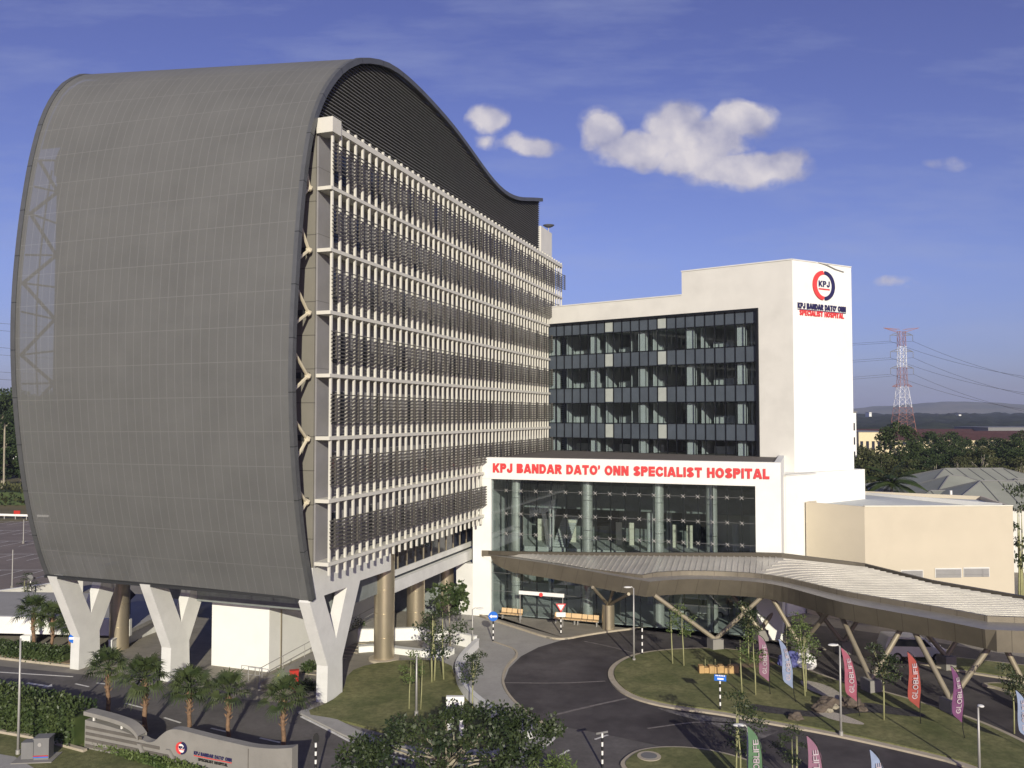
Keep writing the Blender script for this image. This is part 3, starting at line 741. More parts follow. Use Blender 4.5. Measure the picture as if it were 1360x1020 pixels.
# ------------------------------------------------------------------ glass entrance hall
def PL(px, py, P, d):                           # length along d and height on the upright plane through P along d
    nn = V((-d.y, d.x, 0)); r = ray(px, py); k = (V((P.x, P.y, CZ))-CAMP).dot(nn)/r.dot(nn); p = CAMP+r*k
    return ((p-V((P.x, P.y, p.z))).dot(d), p.z)
E0 = S(TW(FPt(628, 700)[0], 0, 0), 0)
def EP(px, py): return PL(px, py, E0, N)
def EW(s_, dpt, z): return E0+N*s_+A*dpt+Z*z
hall = thing('entrance_hall', 'white framed entrance hall with tall glass wall under the red hospital name', 'entrance hall', E0)
eT = EP(630, 607)[1]; eL, eGT = EP(652, 636); eR = EP(1003, 640)[0]; eE = EP(1037, 640)[0]
MB().obox(EW(0, 0, 0), N*eL, A*.7, Z*eT).build('pier', m_white, hall)
MB().obox(EW(eR, 0, 0), N*(eE-eR), A*.7, Z*eT).build('pier', m_white, hall)
MB().obox(EW(eL, 0, eGT), N*(eR-eL), A*.7, Z*(eT-eGT)).build('header', m_white, hall)
DPT = 15.
MB().obox(EW(eE-.5, .7, 0), N*.5, A*(DPT+4), Z*eT).build('side_wall', m_white, hall)
MB().obox(EW(.4, .7, 0), N*.4, A*DPT, Z*(eT-.5)).build('side_wall', m_inner, hall)
MB().obox(EW(.0, .7, eT-.55), N*(eE-.52), A*(DPT+9), Z*.35).build('roof', m_roof_b, hall)
MB().obox(EW(.8, .8, eGT+.1), N*(eE-1.4), A*(DPT-.4), Z*.15).build('ceiling', m_inner, hall)
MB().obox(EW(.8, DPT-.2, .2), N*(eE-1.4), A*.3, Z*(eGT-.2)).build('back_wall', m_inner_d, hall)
MB().obox(EW(.8, .75, .05), N*(eE-1.4), A*(DPT-1), Z*.13).build('hall_floor', m_inner, hall)
MB().obox(EW(.8, 8.2, 4.6), N*(eE-1.4), A*6.4, Z*.5).build('gallery_floor', m_inner, hall)
gh = MB(); gh.obox(EW(eL, .22, .12), N*(eR-eL), A*.03, Z*(eGT-.12)); gh.build('glass_wall', m_glass_hall, hall)
cols = [EP(x, 680)[0] for x in (671.6, 691.3, 711, 730.8, 750.6, 770.3, 790, 809.5, 829, 848.6, 868, 887.5, 907, 926.5, 946, 965.5, 985)]
rows = [EP(671, y)[1] for y in (651.5, 682, 708.7, 735, 762, 786)]
for c_ in cols: MB().obox(EW(c_-.03, .27, .15), N*.05, A*.35, Z*(eGT-.2)).build('glass_fin', m_mull, hall)
for z in rows: MB().obox(EW(eL, .185, z-.01), N*(eR-eL), A*.03, Z*.02).build('glass_joint', m_cab, hall)
for z in rows[:3]:
    for c_ in cols:
        f_ = MB(); p = EW(c_, .12, z)
        for a_, b_ in ((1, 1), (1, -1)): f_.tube(p-N*.15*a_-Z*.15*b_, p+N*.15*a_+Z*.15*b_, .022, n=5)
        f_.ball(p, (.07, .07, .07), 1); f_.build('spider_fitting', m_pole, hall)
for x in (680, 775.5, 871, 943):
    c_ = EP(x, 700)[0]; p = EW(c_, 1.3, .15); k_ = MB(); zc = .0
    while zc < eGT-.3: z2 = min(zc+2.6, eGT-.25); k_.tube(p+Z*(zc+.02), p+Z*(z2-.02), .46, n=24); zc = z2
    k_.build('round_column', m_steel, hall)
for x, dd in ((693, 9), (838, 9), (862, 11), (968, 7)):
    c_ = EP(x, 700)[0]; MB().tube(EW(c_, dd, .2), EW(c_, dd, 9.4 if x != 968 else 8.3), .3, n=16).build('inner_column', m_inner, hall)
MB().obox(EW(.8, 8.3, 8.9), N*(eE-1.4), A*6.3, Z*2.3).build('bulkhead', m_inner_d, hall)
for x0, x1 in ((712, 722), (723.5, 737), (752, 765), (818, 826), (835, 842), (892, 899), (912, 920)):
    a_, b_ = PL(x0, 720, EW(0, 12, 0), N)[0], PL(x1, 720, EW(0, 12, 0), N)[0]
    MB().obox(EW(a_, 12, 5.12), N*(b_-a_), A*.08, Z*2.2).build('wall_panel', m_inner_w, hall)
for x0, x1, z0, z1 in ((790, 820, 5.2, 11), (700, 714, 7.6, 9.7), (880, 905, 7.5, 10), (930, 950, 5.2, 8.5), (720, 768, 7.6, 8.85)):
    a_, b_ = PL(x0, 700, EW(0, 14, 0), N)[0], PL(x1, 700, EW(0, 14, 0), N)[0]
    MB().obox(EW(a_, 14.3, z0), N*(b_-a_), A*.4, Z*(z1-z0)).build('recess_shade_box', m_black, hall)  # black boxes before the back wall; recess shade put in their colour
st_ = MB(); a_ = EP(695, 720)[0]
for k in range(14): st_.obox(EW(a_, 9+k*.28, 5.1+k*.18), N*1.6, A*.28, Z*.18)
st_.build('staircase', m_inner, hall)
for x in (757, 791, 801, 700): 
    c_ = EP(x, 640)[0]; MB().obox(EW(c_, 3.2, eGT-.05), N*1.3, A*.3, Z*.09).build('ceiling_panel', m_whitep, hall)
wd = EP(1022, 628)[0]-EP(655, 627)[0]; l0 = EP(655, 627.2)
x_ = 0; body_ = "KPJ BANDAR DATO\u2019 ONN SPECIALIST HOSPITAL"; gw_ = [glyph(c, .26)[0]+.12 for c in body_]; kx_ = wd/(sum(gw_)-.12); i_ = 0
for word_ in body_.split(' '):                    # the red name, one raised piece of lettering per word
    ww = sum(gw_[i_:i_+len(word_)])-.12
    text('name_lettering', word_, EW(l0[0]+x_*kx_, 0, l0[1]), N, Z, ww*kx_, 12.0*75/1100, m_red, hall, .10, .26)
    x_ += ww+.12+.48; i_ += len(word_)+1
MB().obox(EW(.05, -.02, eGT+.0), N*(eL-.05), A*.03, Z*.03).build('render_joint', m_white2, hall)
# low service box beside the hall, below the fins
pB = G(628, 812); cB = thing('service_box', 'pale grey box with angled side at the left foot of the glass entrance hall', 'service block', S(pB, 0))
MB().prism([S(E0, 0)-A*.02+N*.02, S(E0, 0)-A*.02-N*1.6, S(E0, 0)+A*2.5-N*1.6, S(E0, 0)-A*.02+N*.02+A*.01][:3]+[], 0, 4.6).build('box_wall', m_conc_w, cB)

# waiting chairs along the glass
for x, nn_, lb in ((682, 4, 'leftmost row of tan waiting chairs along the entrance glass'), (753, 4, 'middle row of tan waiting chairs along the entrance glass'), (782, 4, 'right row of tan waiting chairs nearest the bronze pillar')):
    s_ = EP(x, 810)[0]; base = EW(s_, -.75, .12); b_ = thing('waiting_bench', lb, 'bench', base, 'rows of waiting chairs by the entrance')
    for k in range(nn_):
        o_ = base+N*(k-nn_/2)*.5
        m = MB(); m.obox(o_+Z*.40, N*.44, A*.42, Z*.06); m.build('seat', m_seat, b_)
        m = MB(); m.extr([o_+A*.42+Z*.5, o_+A*.5+Z*.5, o_+A*.58+Z*.85, o_+A*.50+Z*.85], N*.44); m.build('backrest', m_seat, b_)
    MB().obox(base-N*nn_*.25+A*.2+Z*.32, N*nn_*.5, A*.08, Z*.07).build('rail', m_pole, b_)
    for k in (.15, nn_*.5-.2): MB().obox(base-N*nn_*.25+N*k+A*.05, N*.06, A*.4, Z*.32).build('leg', m_pole, b_)
# white banner beam on red posts
a_, b_ = PL(689, 786, EW(0, -1.6, 0), N), PL(749, 786, EW(0, -1.6, 0), N)
base = EW(a_[0], -1.6, .12); pt = thing('welcome_portal', 'white horizontal banner beam with a red emblem on thin posts before the entrance glass', 'banner frame', base)
MB().obox(EW(a_[0], -1.6, a_[1]-.2), N*(b_[0]-a_[0]), A*.12, Z*.30).build('banner_beam', m_whitep, pt)
for s_ in (a_[0]+.08, b_[0]-.14): MB().obox(EW(s_, -1.58, .12), N*.05, A*.05, Z*(a_[1]-.32)).build('post', m_pole, pt)
disc(MB(), EW((a_[0]+b_[0])/2, -1.62, a_[1]-.1), N, Z, .17, .05).build('banner_emblem', m_red, pt)

# ------------------------------------------------------------------ ward wing with the logo wall
W0 = V((DP(715, 500, 95).x, 95, 0)); Bd = V((.805, -.593, 0)).normalized(); Bn = V((.593, .805, 0)).normalized()
Lk, _ = PL(1052, 345, W0, Bd); Kc = W0+Bd*Lk; Cd = V((.868, .497, 0)).normalized(); Cn = V((-Cd.y, Cd.x, 0))
def BP(px, py): return PL(px, py, W0, Bd)
def BW(l, d_, z): return W0+Bd*l+Bn*d_+Z*z
wing = thing('ward_wing', 'white ward block with dark ribbon windows and a tall end wall bearing the round logo', 'hospital building', W0)
zP1 = BP(800, 402)[1]; zP2 = BP(1052, 345)[1]; Lp = BP(905.5, 400)[0]; Lg0 = BP(718.5, 500)[0]; Lg1 = BP(1004.5, 500)[0]
zg1 = BP(718.5, 434)[1]; zg0 = BP(718.5, 598)[1]
MB().obox(BW(-3, 0, zg1), Bd*(Lp+3), Bn*.5, Z*(zP1-zg1)).build('parapet_wall', m_white2, wing)
MB().obox(BW(Lp, 0, zg1), Bd*(Lk-Lp-.0), Bn*.5, Z*(zP2-zg1)).build('tower_wall', m_white2, wing)
MB().obox(BW(Lp, .5, zP1-.2), Bn*9, Bd*.5, Z*(zP2-zP1+.2)).build('tower_wall', m_white2, wing)
MB().obox(BW(Lg1, 0, 0), Bd*(Lk-Lg1), Bn*.5, Z*zg1).build('pier', m_white2, wing)
MB().obox(BW(-3, 0, 0), Bd*(3+Lg0), Bn*.5, Z*zg1).build('pier', m_white2, wing)
MB().obox(BW(Lg0, 0, 0), Bd*(Lg1-Lg0), Bn*.5, Z*zg0).build('base_wall', m_white2, wing)
cL, _ = PL(1131, 400, Kc, Cd)
MB().extr([Kc, Kc+Cd*cL, Kc+Cd*cL+Cn*.5, Kc+Bn*.5], Z*zP2).build('logo_wall', m_white, wing)
e2 = Kc+Cd*cL
MB().extr([e2, e2+Cn*10, e2+Cn*10-Cd*.5, e2-Cd*.5+Cn*.5, e2+Cn*.5-Cd*.02], Z*(zP2-.02)).build('end_wall', m_white2, wing)
MB().obox(BW(-3, .5, zP1-1.0), Bd*(Lp+3), Bn*9, Z*.3).build('roof', m_roof_b, wing)
MB().obox(BW(Lp+.5, .5, zP2-1.2), Bd*(Lk-Lp-1), Bn*9, Z*.3).build('roof', m_roof_b, wing)
MB().obox(BW(-.04-3, -.06, zP1), Bd*(Lp+3), Bn*.62, Z*.12).build('coping', m_conc_w, wing)
MB().obox(BW(Lp-.05, -.06, zP2), Bd*(Lk-Lp+.02), Bn*.62, Z*.12).build('coping', m_conc_w, wing)
MB().obox(BW(-3, 8.6, .5), Bd*(Lk+3), Bn*.4, Z*(zP1-1)).build('back_wall', m_inner, wing)
H = zg1-zg0
rowz = [(.0, .078), (.1575, .1575)]
fr_y = [305, 348, 425, 480, 557, 615, 692, 750, 803]; zz = [zg1-(y-305)/(803-305)*H for y in fr_y]
np_ = 24; pw = (Lg1-Lg0)/np_
for k in range(4):
    s1_, s0_ = zz[2*k], zz[2*k+1]; g0_ = zz[2*k+2]
    MB().obox(BW(Lg0, .10, s0_), Bd*(Lg1-Lg0), Bn*.12, Z*(s1_-s0_)).build('spandrel_band', m_spandrel, wing)
    MB().obox(BW(Lg0, .14, g0_), Bd*(Lg1-Lg0), Bn*.03, Z*(s0_-g0_)).build('window_strip', m_glass_wing, wing)
    for c_ in (8, 14): MB().obox(BW(Lg0+c_*pw+.04, .06, s0_+.12), Bd*(pw-.08), Bn*.06, Z*(s1_-s0_-.24)).build('vent_panel', m_vent, wing)
    MB().obox(BW(Lg0, .3, s0_+.25), Bd*(Lg1-Lg0), Bn*8.3, Z*.3).build('floor_slab', m_inner, wing)
    for z in (s0_, g0_): MB().obox(BW(Lg0, .04, z-.04), Bd*(Lg1-Lg0), Bn*.09, Z*.08).build('transom', m_mull, wing)
    for c_ in (1, 6, 11.6, 16.9, 22): MB().obox(BW(Lg0+c_*pw, .55, g0_-.4), Bd*.75, Bn*.75, Z*(s0_-g0_+.7)).build('inner_column', m_inner, wing)
    for c_ in (2.3, 7.2, 10.1, 12.7, 17.9, 22.9):
        MB().obox(BW(Lg0+c_*pw, 1.7, g0_-.4), Bd*.15, Bn*6.5, Z*(s0_-g0_+.7)).build('partition', m_inner, wing)
    for c_, wd_ in ((6.4, 1.6), (9.6, .9), (13, 1.2), (15, 1.1), (22.4, 1.2)):
        MB().obox(BW(Lg0+c_*pw, 8.3, g0_-.6), Bd*wd_, Bn*.1, Z*2.1).build('inner_door', m_liner, wing)
    for c_ in (2.6, 5.3, 8.0, 11.0, 18.6): MB().obox(BW(Lg0+c_*pw, 3.2, g0_-.5), Bd*2.2, Bn*.3, Z*1.3).build('ward_bed_screen', m_inner, wing)
for k in range(np_+1): MB().obox(BW(Lg0+k*pw-.04, .0, zg0), Bd*.08, Bn*.10, Z*H).build('mullion', m_mull, wing)
MB().obox(BW(Lg0-.12, -.18, zg1), Bd*(Lg1-Lg0+.4), Bn*.17, Z*.22).build('frame_head', m_mull, wing)
MB().obox(BW(Lg1+.02, -.22, zg0-.2), Bd*.26, Bn*.21, Z*(H+.2)).build('frame_side', m_mull, wing)
MB().obox(BW(Lg0-.12, -.18, zg0-.2), Bd*(Lg1-Lg0+.12), Bn*.17, Z*.2).build('frame_sill', m_mull, wing)
def CW(px, py): l, z = PL(px, py, Kc, Cd); return Kc+Cd*l+Z*z
MB().path([CW(1086, 348.6)-Cn*.06, CW(1097, 352)-Cn*.10, CW(1108, 357.5)-Cn*.10, CW(1120, 361.5)-Cn*.06], .05, 6).build('loose_flashing', m_pole, wing)
MB().obox(S(Kc, zP2+.003)-Cn*.06, Cd*cL, Cn*.5, Z*.10).build('coping', m_conc_w, wing)
lc = CW(1094, 379.5); logo(wing, lc, Cd, Z, 1.42)
c0 = CW(1059, 404.5); c1 = CW(1122.5, 404.5)
text('lettering', "KPJ BANDAR DATO\u2019 ONN", S(c0, CW(1059, 407.5).z-.12), Cd, Z, (c1-c0).length, .55, m_navy, wing, .08, .24)
MB().obox(S(c0, CW(1059, 409.7).z-.10)-Cn*.05, Cd*(c1-c0).length, Cn*.04, Z*.08).build('sign_line', m_navy, wing)
c0 = CW(1061.5, 413); c1 = CW(1120, 413)
text('lettering', 'SPECIALIST HOSPITAL', S(c0, CW(1061, 416.5).z-.14), Cd, Z, (c1-c0).length, .52, m_red, wing, .08, .24)
# white lower block at the foot of the logo wall
q1, q2 = DP(1043.5, 632, 74.5), DP(1148.5, 621.5, 82); zq = .5*(q1.z+q2.z)
low = thing('low_white_block', 'low plain white block at the foot of the tall logo wall, behind the canopy', 'building block', S(q1, 0))
qd = (S(q2, 0)-S(q1, 0)).normalized(); qn = V((-qd.y, qd.x, 0))
MB().prism([q1, q2, S(q2, 0)+qn*9, S(q1, 0)+qn*4], 0, zq).build('block_wall', m_white, low)
MB().obox(S(q1, zq)-qd*.1-qn*.1, qd*4.6, qn*.3, -Z*.10).build('ledge', m_conc_w, low)
# beige annex with a wedge plan
r0, r1, r2 = DP(1070, 667, 75.9), DP(1148, 673, 72), DP(1345, 672.5, 72.4); r3 = V((54, 95, 0)); r4 = DP(1148, 655, 86)
zA = r1.z
ann = thing('beige_annex', 'beige windowless annex with grey wall vents and pale parapet behind the canopy', 'building', S(r1, 0))
ap = [S(r0, 0), S(r1, 0), S(r2, 0), S(r2, 0)+V((2.5, 9, 0)), S(r4, 0)+V((0, 1, 0))]
MB().prism(ap, 0, zA-.6).build('walls', m_beige, ann)
ip = [S(p, 0) for p in inset(ap, .25)]
pp_ = MB()
for i in range(len(ap)):
    j = (i+1) % len(ap); pp_.extr([S(ap[i], zA-.6), S(ap[j], zA-.6), S(ip[j], zA-.6), S(ip[i], zA-.6)], Z*.6)
pp_.build('parapet', m_beige, ann)
MB_face([S(p, zA-.35) for p in inset(ap, .26)]).build('roof', m_inner, ann)
ba_, bb_ = DP(1148, 654, 86.5), S(r2, zA+.12)
MB().extr([S(ba_, zA-.34), S(bb_, zA-.34)+V((-.3, 1.0, 0)), bb_+V((-.3, 1.0, 0)), ba_], V((.1, .25, 0))).build('back_parapet', m_white, ann)
ad_ = (S(r2, 0)-S(r1, 0)).normalized(); an_ = V((-ad_.y, ad_.x, 0))
def AP(px, py): return PL(px, py, r1, ad_)
cp = MB(); cp.obox(S(r1, zA+.004)-an_*.08, ad_*(r2-r1).length, an_*.3, Z*.09); cp.build('coping', m_inner_w, ann)
for x0, x1, y0, y1 in ((1241.5, 1277, 754.5, 767), (1279, 1314, 753.5, 766), (1196, 1226, 757, 769)):
    a_, b_ = AP(x0, y0), AP(x1, y1); o_ = S(r1, 0)+ad_*a_[0]-an_*.05
    vf = MB(); vf.obox(o_+Z*b_[1], ad_*(b_[0]-a_[0]), an_*.06, Z*(a_[1]-b_[1])); v_ = vf.build('wall_vent', m_conc_w, ann)
    z = b_[1]+.06; sl_ = MB()
    while z < a_[1]-.08: sl_.extr([o_+ad_*.06-an_*.01+Z*z, o_+ad_*.06-an_*.05+Z*(z-.03), o_+ad_*.06-an_*.05+Z*(z+.0), o_+ad_*.06-an_*.01+Z*(z+.03)], ad_*(b_[0]-a_[0]-.12)); z += .09
    sl_.build('vent_slats', m_facade, v_)

# ------------------------------------------------------------------ drop-off canopy
zS, zR = 4.2, 5.5
bot = [(655,757),(700,768),(760,780),(830,792),(863,800),(890,795),(940,792),(1010,800),(1055,807.5),(1100,818),(1150,829),(1200,840),(1255,851.5),(1308,863),(1480,869)]
topr = [(637,735),(690,743),(750,752),(828,767),(863,772.5),(890,770),(930,768.5),(1000,772),(1035,777),(1075,788),(1112,798.5),(1150,806),(1245,823),(1308,836),(1480,843)]
cb_ = [G(x, y, zS) for x, y in bot]; ct = [G(x, y, zR) for x, y in topr]
back = [EW(EP(640, 730)[0], -.05, 5.6), EW(EP(750, 735)[0], -.05, 5.9), EW(EP(900, 735)[0], -.05, 6.4), EW(EP(1003, 735)[0], -.05, 6.75), S(E0+N*eE-A*.05, 6.8), G(1148, 752, 6.2), G(1240, 775, 5.9), G(1360, 796, 5.75), G(1500, 822, 5.7)]
can = thing('drop_off_canopy', 'long bronze edged canopy with ribbed silver roof and slanting tube struts over the drop-off', 'canopy', S(cb_[4], 0))
def resV(P, n, it=2, keep=()):
    Q = P if it == 0 else smooth(P, it, False); L = [0]
    for a, b in zip(Q, Q[1:]): L.append(L[-1]+(b-a).length)
    out = []; j = 0
    for i in range(n):
        d = L[-1]*i/(n-1)
        while j < len(L)-2 and L[j+1] < d: j += 1
        out.append(Q[j].lerp(Q[j+1], min(1, max(0, (d-L[j])/max(1e-6, L[j+1]-L[j]))))); 
    return out, L[-1]
def sect(P): return resV(P[:5], 14)[0]+resV(P[4:14], 40)[0][1:]+resV(P[13:], 12, 0)[0][1:]
cts = sect(ct); nC = len(cts)
def uvrow(P):
    L = [0]
    for a, b in zip(P, P[1:]): L.append(L[-1]+(b-a).length)
    return [(l, 0) for l in L], [(l, 1) for l in L]
u0_, u1_ = uvrow(cts)
back_s = resV(back[:5], 30, 0)[0]+resV(back[4:], nC-29, 0)[0][1:]
def inw(P, d, Q):                                # points moved d metres towards the matching back point, level
    out = []
    for p, q_ in zip(P, Q):
        v_ = S(q_-p, 0); l = v_.length; out.append(p+v_/max(l, 1e-6)*min(d(len(out)) if callable(d) else d, l*.8))
    return out
cbs = []
for i_, (p_, q_) in enumerate(zip(cts, back_s)):
    v_ = S(q_-p_, 0); cbs.append(S(p_+v_.normalized()*(.75 if i_ < nC-11 else .15), zR-.14-(zR-.14-zS)*min(1, i_/2.6)))
fa = MB(); fa.loft(cbs, cts, uvs=(u0_, u1_)); ci = inw(cts, lambda i: 1.0+1.3*i/nC, back_s); cio = [p+Z*.02 for p in ci]
fa.build('fascia', m_fascia, can)
rt_ = MB(); rt_.loft(cts, cio, uvs=(u0_, u1_)); rt_.build('rim_top', m_rimtop, can)
k0 = 9
up0 = cio[k0:]; up1 = [p+Z*(.32*min(1, i/6)+.02) for i, p in enumerate(up0)]; up2 = inw(up1, .25, back_s[k0:])
um = MB(); um.loft(up0, up1, uvs=(u0_[k0:], u1_[k0:])); um.loft(up1, up2, uvs=(u0_[k0:], u1_[k0:])); um.build('upstand', m_fascia, can)
rf0 = [p+Z*.03 for p in inw(ci, .22, back_s)]
rf = MB(); vv = [[rf.v(a.lerp(b, k/4)+Z*.35*math.sin(math.pi*k/4*.5)*(0 if k in (0, 4) else 1)*.4) for k in range(5)] for a, b in zip(rf0, back_s)]
for i in range(nC-1):
    for k in range(4): rf.bm.faces.new((vv[i][k], vv[i+1][k], vv[i+1][k+1], vv[i][k+1])).smooth = True
bvh = BVHTree.FromBMesh(rf.bm)
rf.build('roof', m_roof_silver, can)
sm_ = MB()
def seam(o_, d, cond):
    run = []
    for k in range(-400, 900):
        p = o_+d*(k*.25); hit = bvh.ray_cast(V((p.x, p.y, 30)), V((0, 0, -1)))
        ok = hit[0] is not None and cond(p)
        if ok: run.append(hit[0])
        if (not ok or k == 899) and run:
            if len(run) > 3:
                rr_ = run[::5]+([run[-1]] if (len(run)-1) % 5 else [])
                w_ = V((-d.y, d.x, 0))*.045
                for a, b in zip(rr_, rr_[1:]): sm_.extr([a-w_-Z*.02, a+w_-Z*.02, a+w_+Z*.075, a-w_+Z*.075], b-a)
            run = []
cut_o = back_s[30]; cut_d = (ci[26]-cut_o); cut_n = V((-cut_d.y, cut_d.x, 0)).normalized()
side = lambda p: (S(p, 0)-S(cut_o, 0)).dot(cut_n)
sgn = 1 if side(ci[5]) > 0 else -1
for k in range(0, 62): seam(EW(.3+k*.46, 0, 0), -A, lambda p: sgn*side(p) > 0)
d2 = (S(cts[-1], 0)-S(cts[-10], 0)).normalized()
for k in range(0, 80): seam(S(cut_o, 0)+V((0, 4, 0))-V((-d2.y, d2.x, 0))*k*.42, d2, lambda p: sgn*side(p) <= 0)
sm_.build('roof_seams', m_roof_silver, can)
so_ = MB(); so_.loft(cbs, [S(p, zS+.02)-A*0 for p in inw([S(p, zS) for p in cbs], 60, [S(p, zS) for p in back_s])])
so_.bm.free(); so_.bm = bmesh.new(); so_.loft(cbs, [S(p, cbs[i_].z) for i_, p in enumerate(back_s)]); so_.build('soffit', m_soffit, can)
bk = MB(); bk.loft([p-Z*(.25 if i_ < 30 else p.z-zS) for i_, p in enumerate(back_s)], [p+Z*.25 for p in back_s], uvs=(u0_, u1_)); bk.loft([p+Z*.25 for p in back_s], [p+Z*.25 for p in inw(back_s, .35, cts)]); bk.loft([p+Z*.25 for p in inw(back_s, .35, cts)], [p-Z*.1 for p in inw(back_s, .35, cts)])
bk.build('back_gutter', m_fascia, can)
for bx, by, arms in ((950, 864, ((869, 796.5), (1013, 797.5))), (1063, 873, ((1025, 799), (1102, 816))), (1157, 921, ((1115, 819), (1199, 837))), (1263, 949, ((1213, 842), (1317, 861))), (1372, 950, ((1330, 856), (1420, 862)))):
    b0 = G(bx, by); pl = MB().cbox(b0, .9, .9, .95, .3).build('plinth', m_conc, can)
    for a_ in arms: MB().tube(b0+Z*.85, G(a_[0], a_[1]-6, zS+.1), .17, .17, 10).build('strut', m_strut, can)
for bx, by in ((1257, 888), (1120, 868), (1010, 852)):
    b0 = G(bx, by); MB().cbox(b0, .9, .9, .95, .3).build('plinth', m_conc, can)
    for dx, dy in ((-2.6, 1.2), (2.6, .4)): MB().tube(b0+Z*.85, b0+V((dx, dy, zS+.15)), .17, .17, 10).build('strut', m_strut, can)
b0 = G(808, 837); mb = MB(); mb.tube(b0, b0+Z*2.15, .52, n=24); mb.build('round_pillar', m_bronze, can)
for px, py in ((786, 781), (834, 790), (815, 781)): MB().tube(b0+Z*2.1, G(px, py, zS+.1)+A*.3, .13, n=8).build('strut', m_strut, can)

# ------------------------------------------------------------------ plants
def leafq(mb, p, d, up_, L, W):
    d = d.normalized(); s_ = d.cross(up_)
    s_ = s_.normalized() if s_.length > 1e-3 else d.orthogonal().normalized()
    b = mb.bm; a = [b.verts.new(p), b.verts.new(p+d*L*.45+s_*W*.5), b.verts.new(p+d*L), b.verts.new(p+d*L*.45-s_*W*.5)]
    b.faces.new(a)
def rv(r): 
    while 1:
        q_ = V((r.uniform(-1, 1), r.uniform(-1, 1), r.uniform(-1, 1)))
        if .05 < q_.length <= 1: return q_
def clump(mb, c, rad, n, L, r, flat=.7, aspect=.55):
    for _ in range(n):
        q_ = rv(r); p = c+V((q_.x*rad, q_.y*rad, q_.z*rad*flat)); d = (q_*.7+rv(r)*.8+V((0, 0, -.1)))
        leafq(mb, p, d, rv(r), L*r.uniform(.7, 1.3), L*aspect*r.uniform(.8, 1.2))
def crown_clumps(r, c, rad, n):
    out = []
    for _ in range(n):
        q_ = rv(r); q_ = q_.normalized()*(q_.length**.45); out.append(c+V((q_.x*rad[0], q_.y*rad[1], q_.z*rad[2])))
    return out
def leaf_tree(name, label, cat, seed, H, crown, rad, nc, nl, L, crad, tr, m_leaf, m_bark, group=None, limbs=True, stems=1, lean=.15, flat=.7, aspect=.55, layers=None):
    """tree built at the origin: crown is the height of the crown's middle, rad its half sizes"""
    r = random.Random(seed); t = thing(name, label, cat, (0, 0, 0), group)
    cl = crown_clumps(r, V((0, 0, crown)), rad, nc)
    if layers: cl = [V((c.x*(1-.5*abs(k)), c.y*(1-.5*abs(k)), crown+rad[2]*k+r.uniform(-.1, .1))) for c in cl for k in [r.choice(layers)]]
    tk = MB()
    for s_ in range(stems):
        off = V((0, 0, 0)) if stems == 1 else V((r.uniform(-.5, .5), r.uniform(-.5, .5), 0))
        top = V((r.uniform(-lean, lean), r.uniform(-lean, lean), crown-rad[2]*.35))+off
        mid = off+V((r.uniform(-lean, lean)*.5, r.uniform(-lean, lean)*.5, top.z*.5))
        tk.path([off-Z*.1, mid, top, top+Z*rad[2]*.8], [tr, tr*.8, tr*.6, tr*.15], 7)
        if limbs:
            for c in cl[::max(1, len(cl)//9)]:
                st = mid.lerp(top, r.uniform(.5, 1)); tk.path([st, st.lerp(c, .5)+Z*.1, c], [tr*.45, tr*.3, tr*.1], 5)
    tk.build('trunk', m_bark, t)
    cm_ = MB()
    for c in cl: clump(cm_, c, crad*r.uniform(.7, 1.25), nl, L, r, flat, aspect)
    cm_.build('crown', m_leaf, t, recalc=False)
    return t
def fan_palm(seed, label, group=None, H=2.3, fr=26, Lf=.70):
    r = random.Random(seed); t = thing('fan_palm', label, 'palm tree', (0, 0, 0), group)
    tk = MB(); pts = [V((.03*math.sin(k*1.3+seed), .03*math.cos(k+seed), k*H/8-.1)) for k in range(9)]
    tk.path(pts, [.15, .11, .10, .10, .095, .10, .11, .14, .10], 9)
    for k in range(26):                          # old leaf bases
        a_ = k*2.4; z = H*(.45+.5*k/26); p = V((math.cos(a_)*.09, math.sin(a_)*.09, z)); tk.tube(p, p+V((math.cos(a_)*.12, math.sin(a_)*.12, .12)), .035, .012, 4)
    tk.build('trunk', m_bark_p, t)
    fm = MB()
    for k in range(fr):
        az = k*2.39996+r.uniform(-.25, .25); el = R(82-100*(k/fr)**.9+r.uniform(-12, 12))
        d = V((math.cos(az)*math.cos(el), math.sin(az)*math.cos(el), math.sin(el)))
        base = V((0, 0, H-.08+.12*(1-k/fr))); pl = r.uniform(.45, .8); hub = base+d*pl-Z*.14*pl
        fm.tube(base, hub, .022, .014, 4, False); d = (d-Z*.25).normalized()
        side_ = d.cross(Z).normalized() if abs(d.z) < .98 else V((1, 0, 0)); nrm = side_.cross(d)
        tw = r.uniform(-.5, .5); side_, nrm = side_*math.cos(tw)+nrm*math.sin(tw), nrm*math.cos(tw)-side_*math.sin(tw)
        for j in range(15):
            a_ = R(-105+210*j/14); dl = (d*math.cos(a_)+side_*math.sin(a_)+nrm*.15).normalized()
            L = Lf*(1-.30*abs(a_)/R(105))*r.uniform(.8, 1.12); w_ = dl.cross(nrm).normalized()*.034
            m1 = hub+dl*L*.55; tip = hub+dl*L-Z*L*r.uniform(.2, .55)
            b = fm.bm; q_ = [b.verts.new(x) for x in (hub-w_*.3, hub+w_*.3, m1+w_, m1-w_)]; b.faces.new(q_)
            q2_ = b.verts.new(tip); b.faces.new((q_[3], q_[2], q2_))
    fm.build('fronds', m_leaf_palm, t, recalc=False); return t
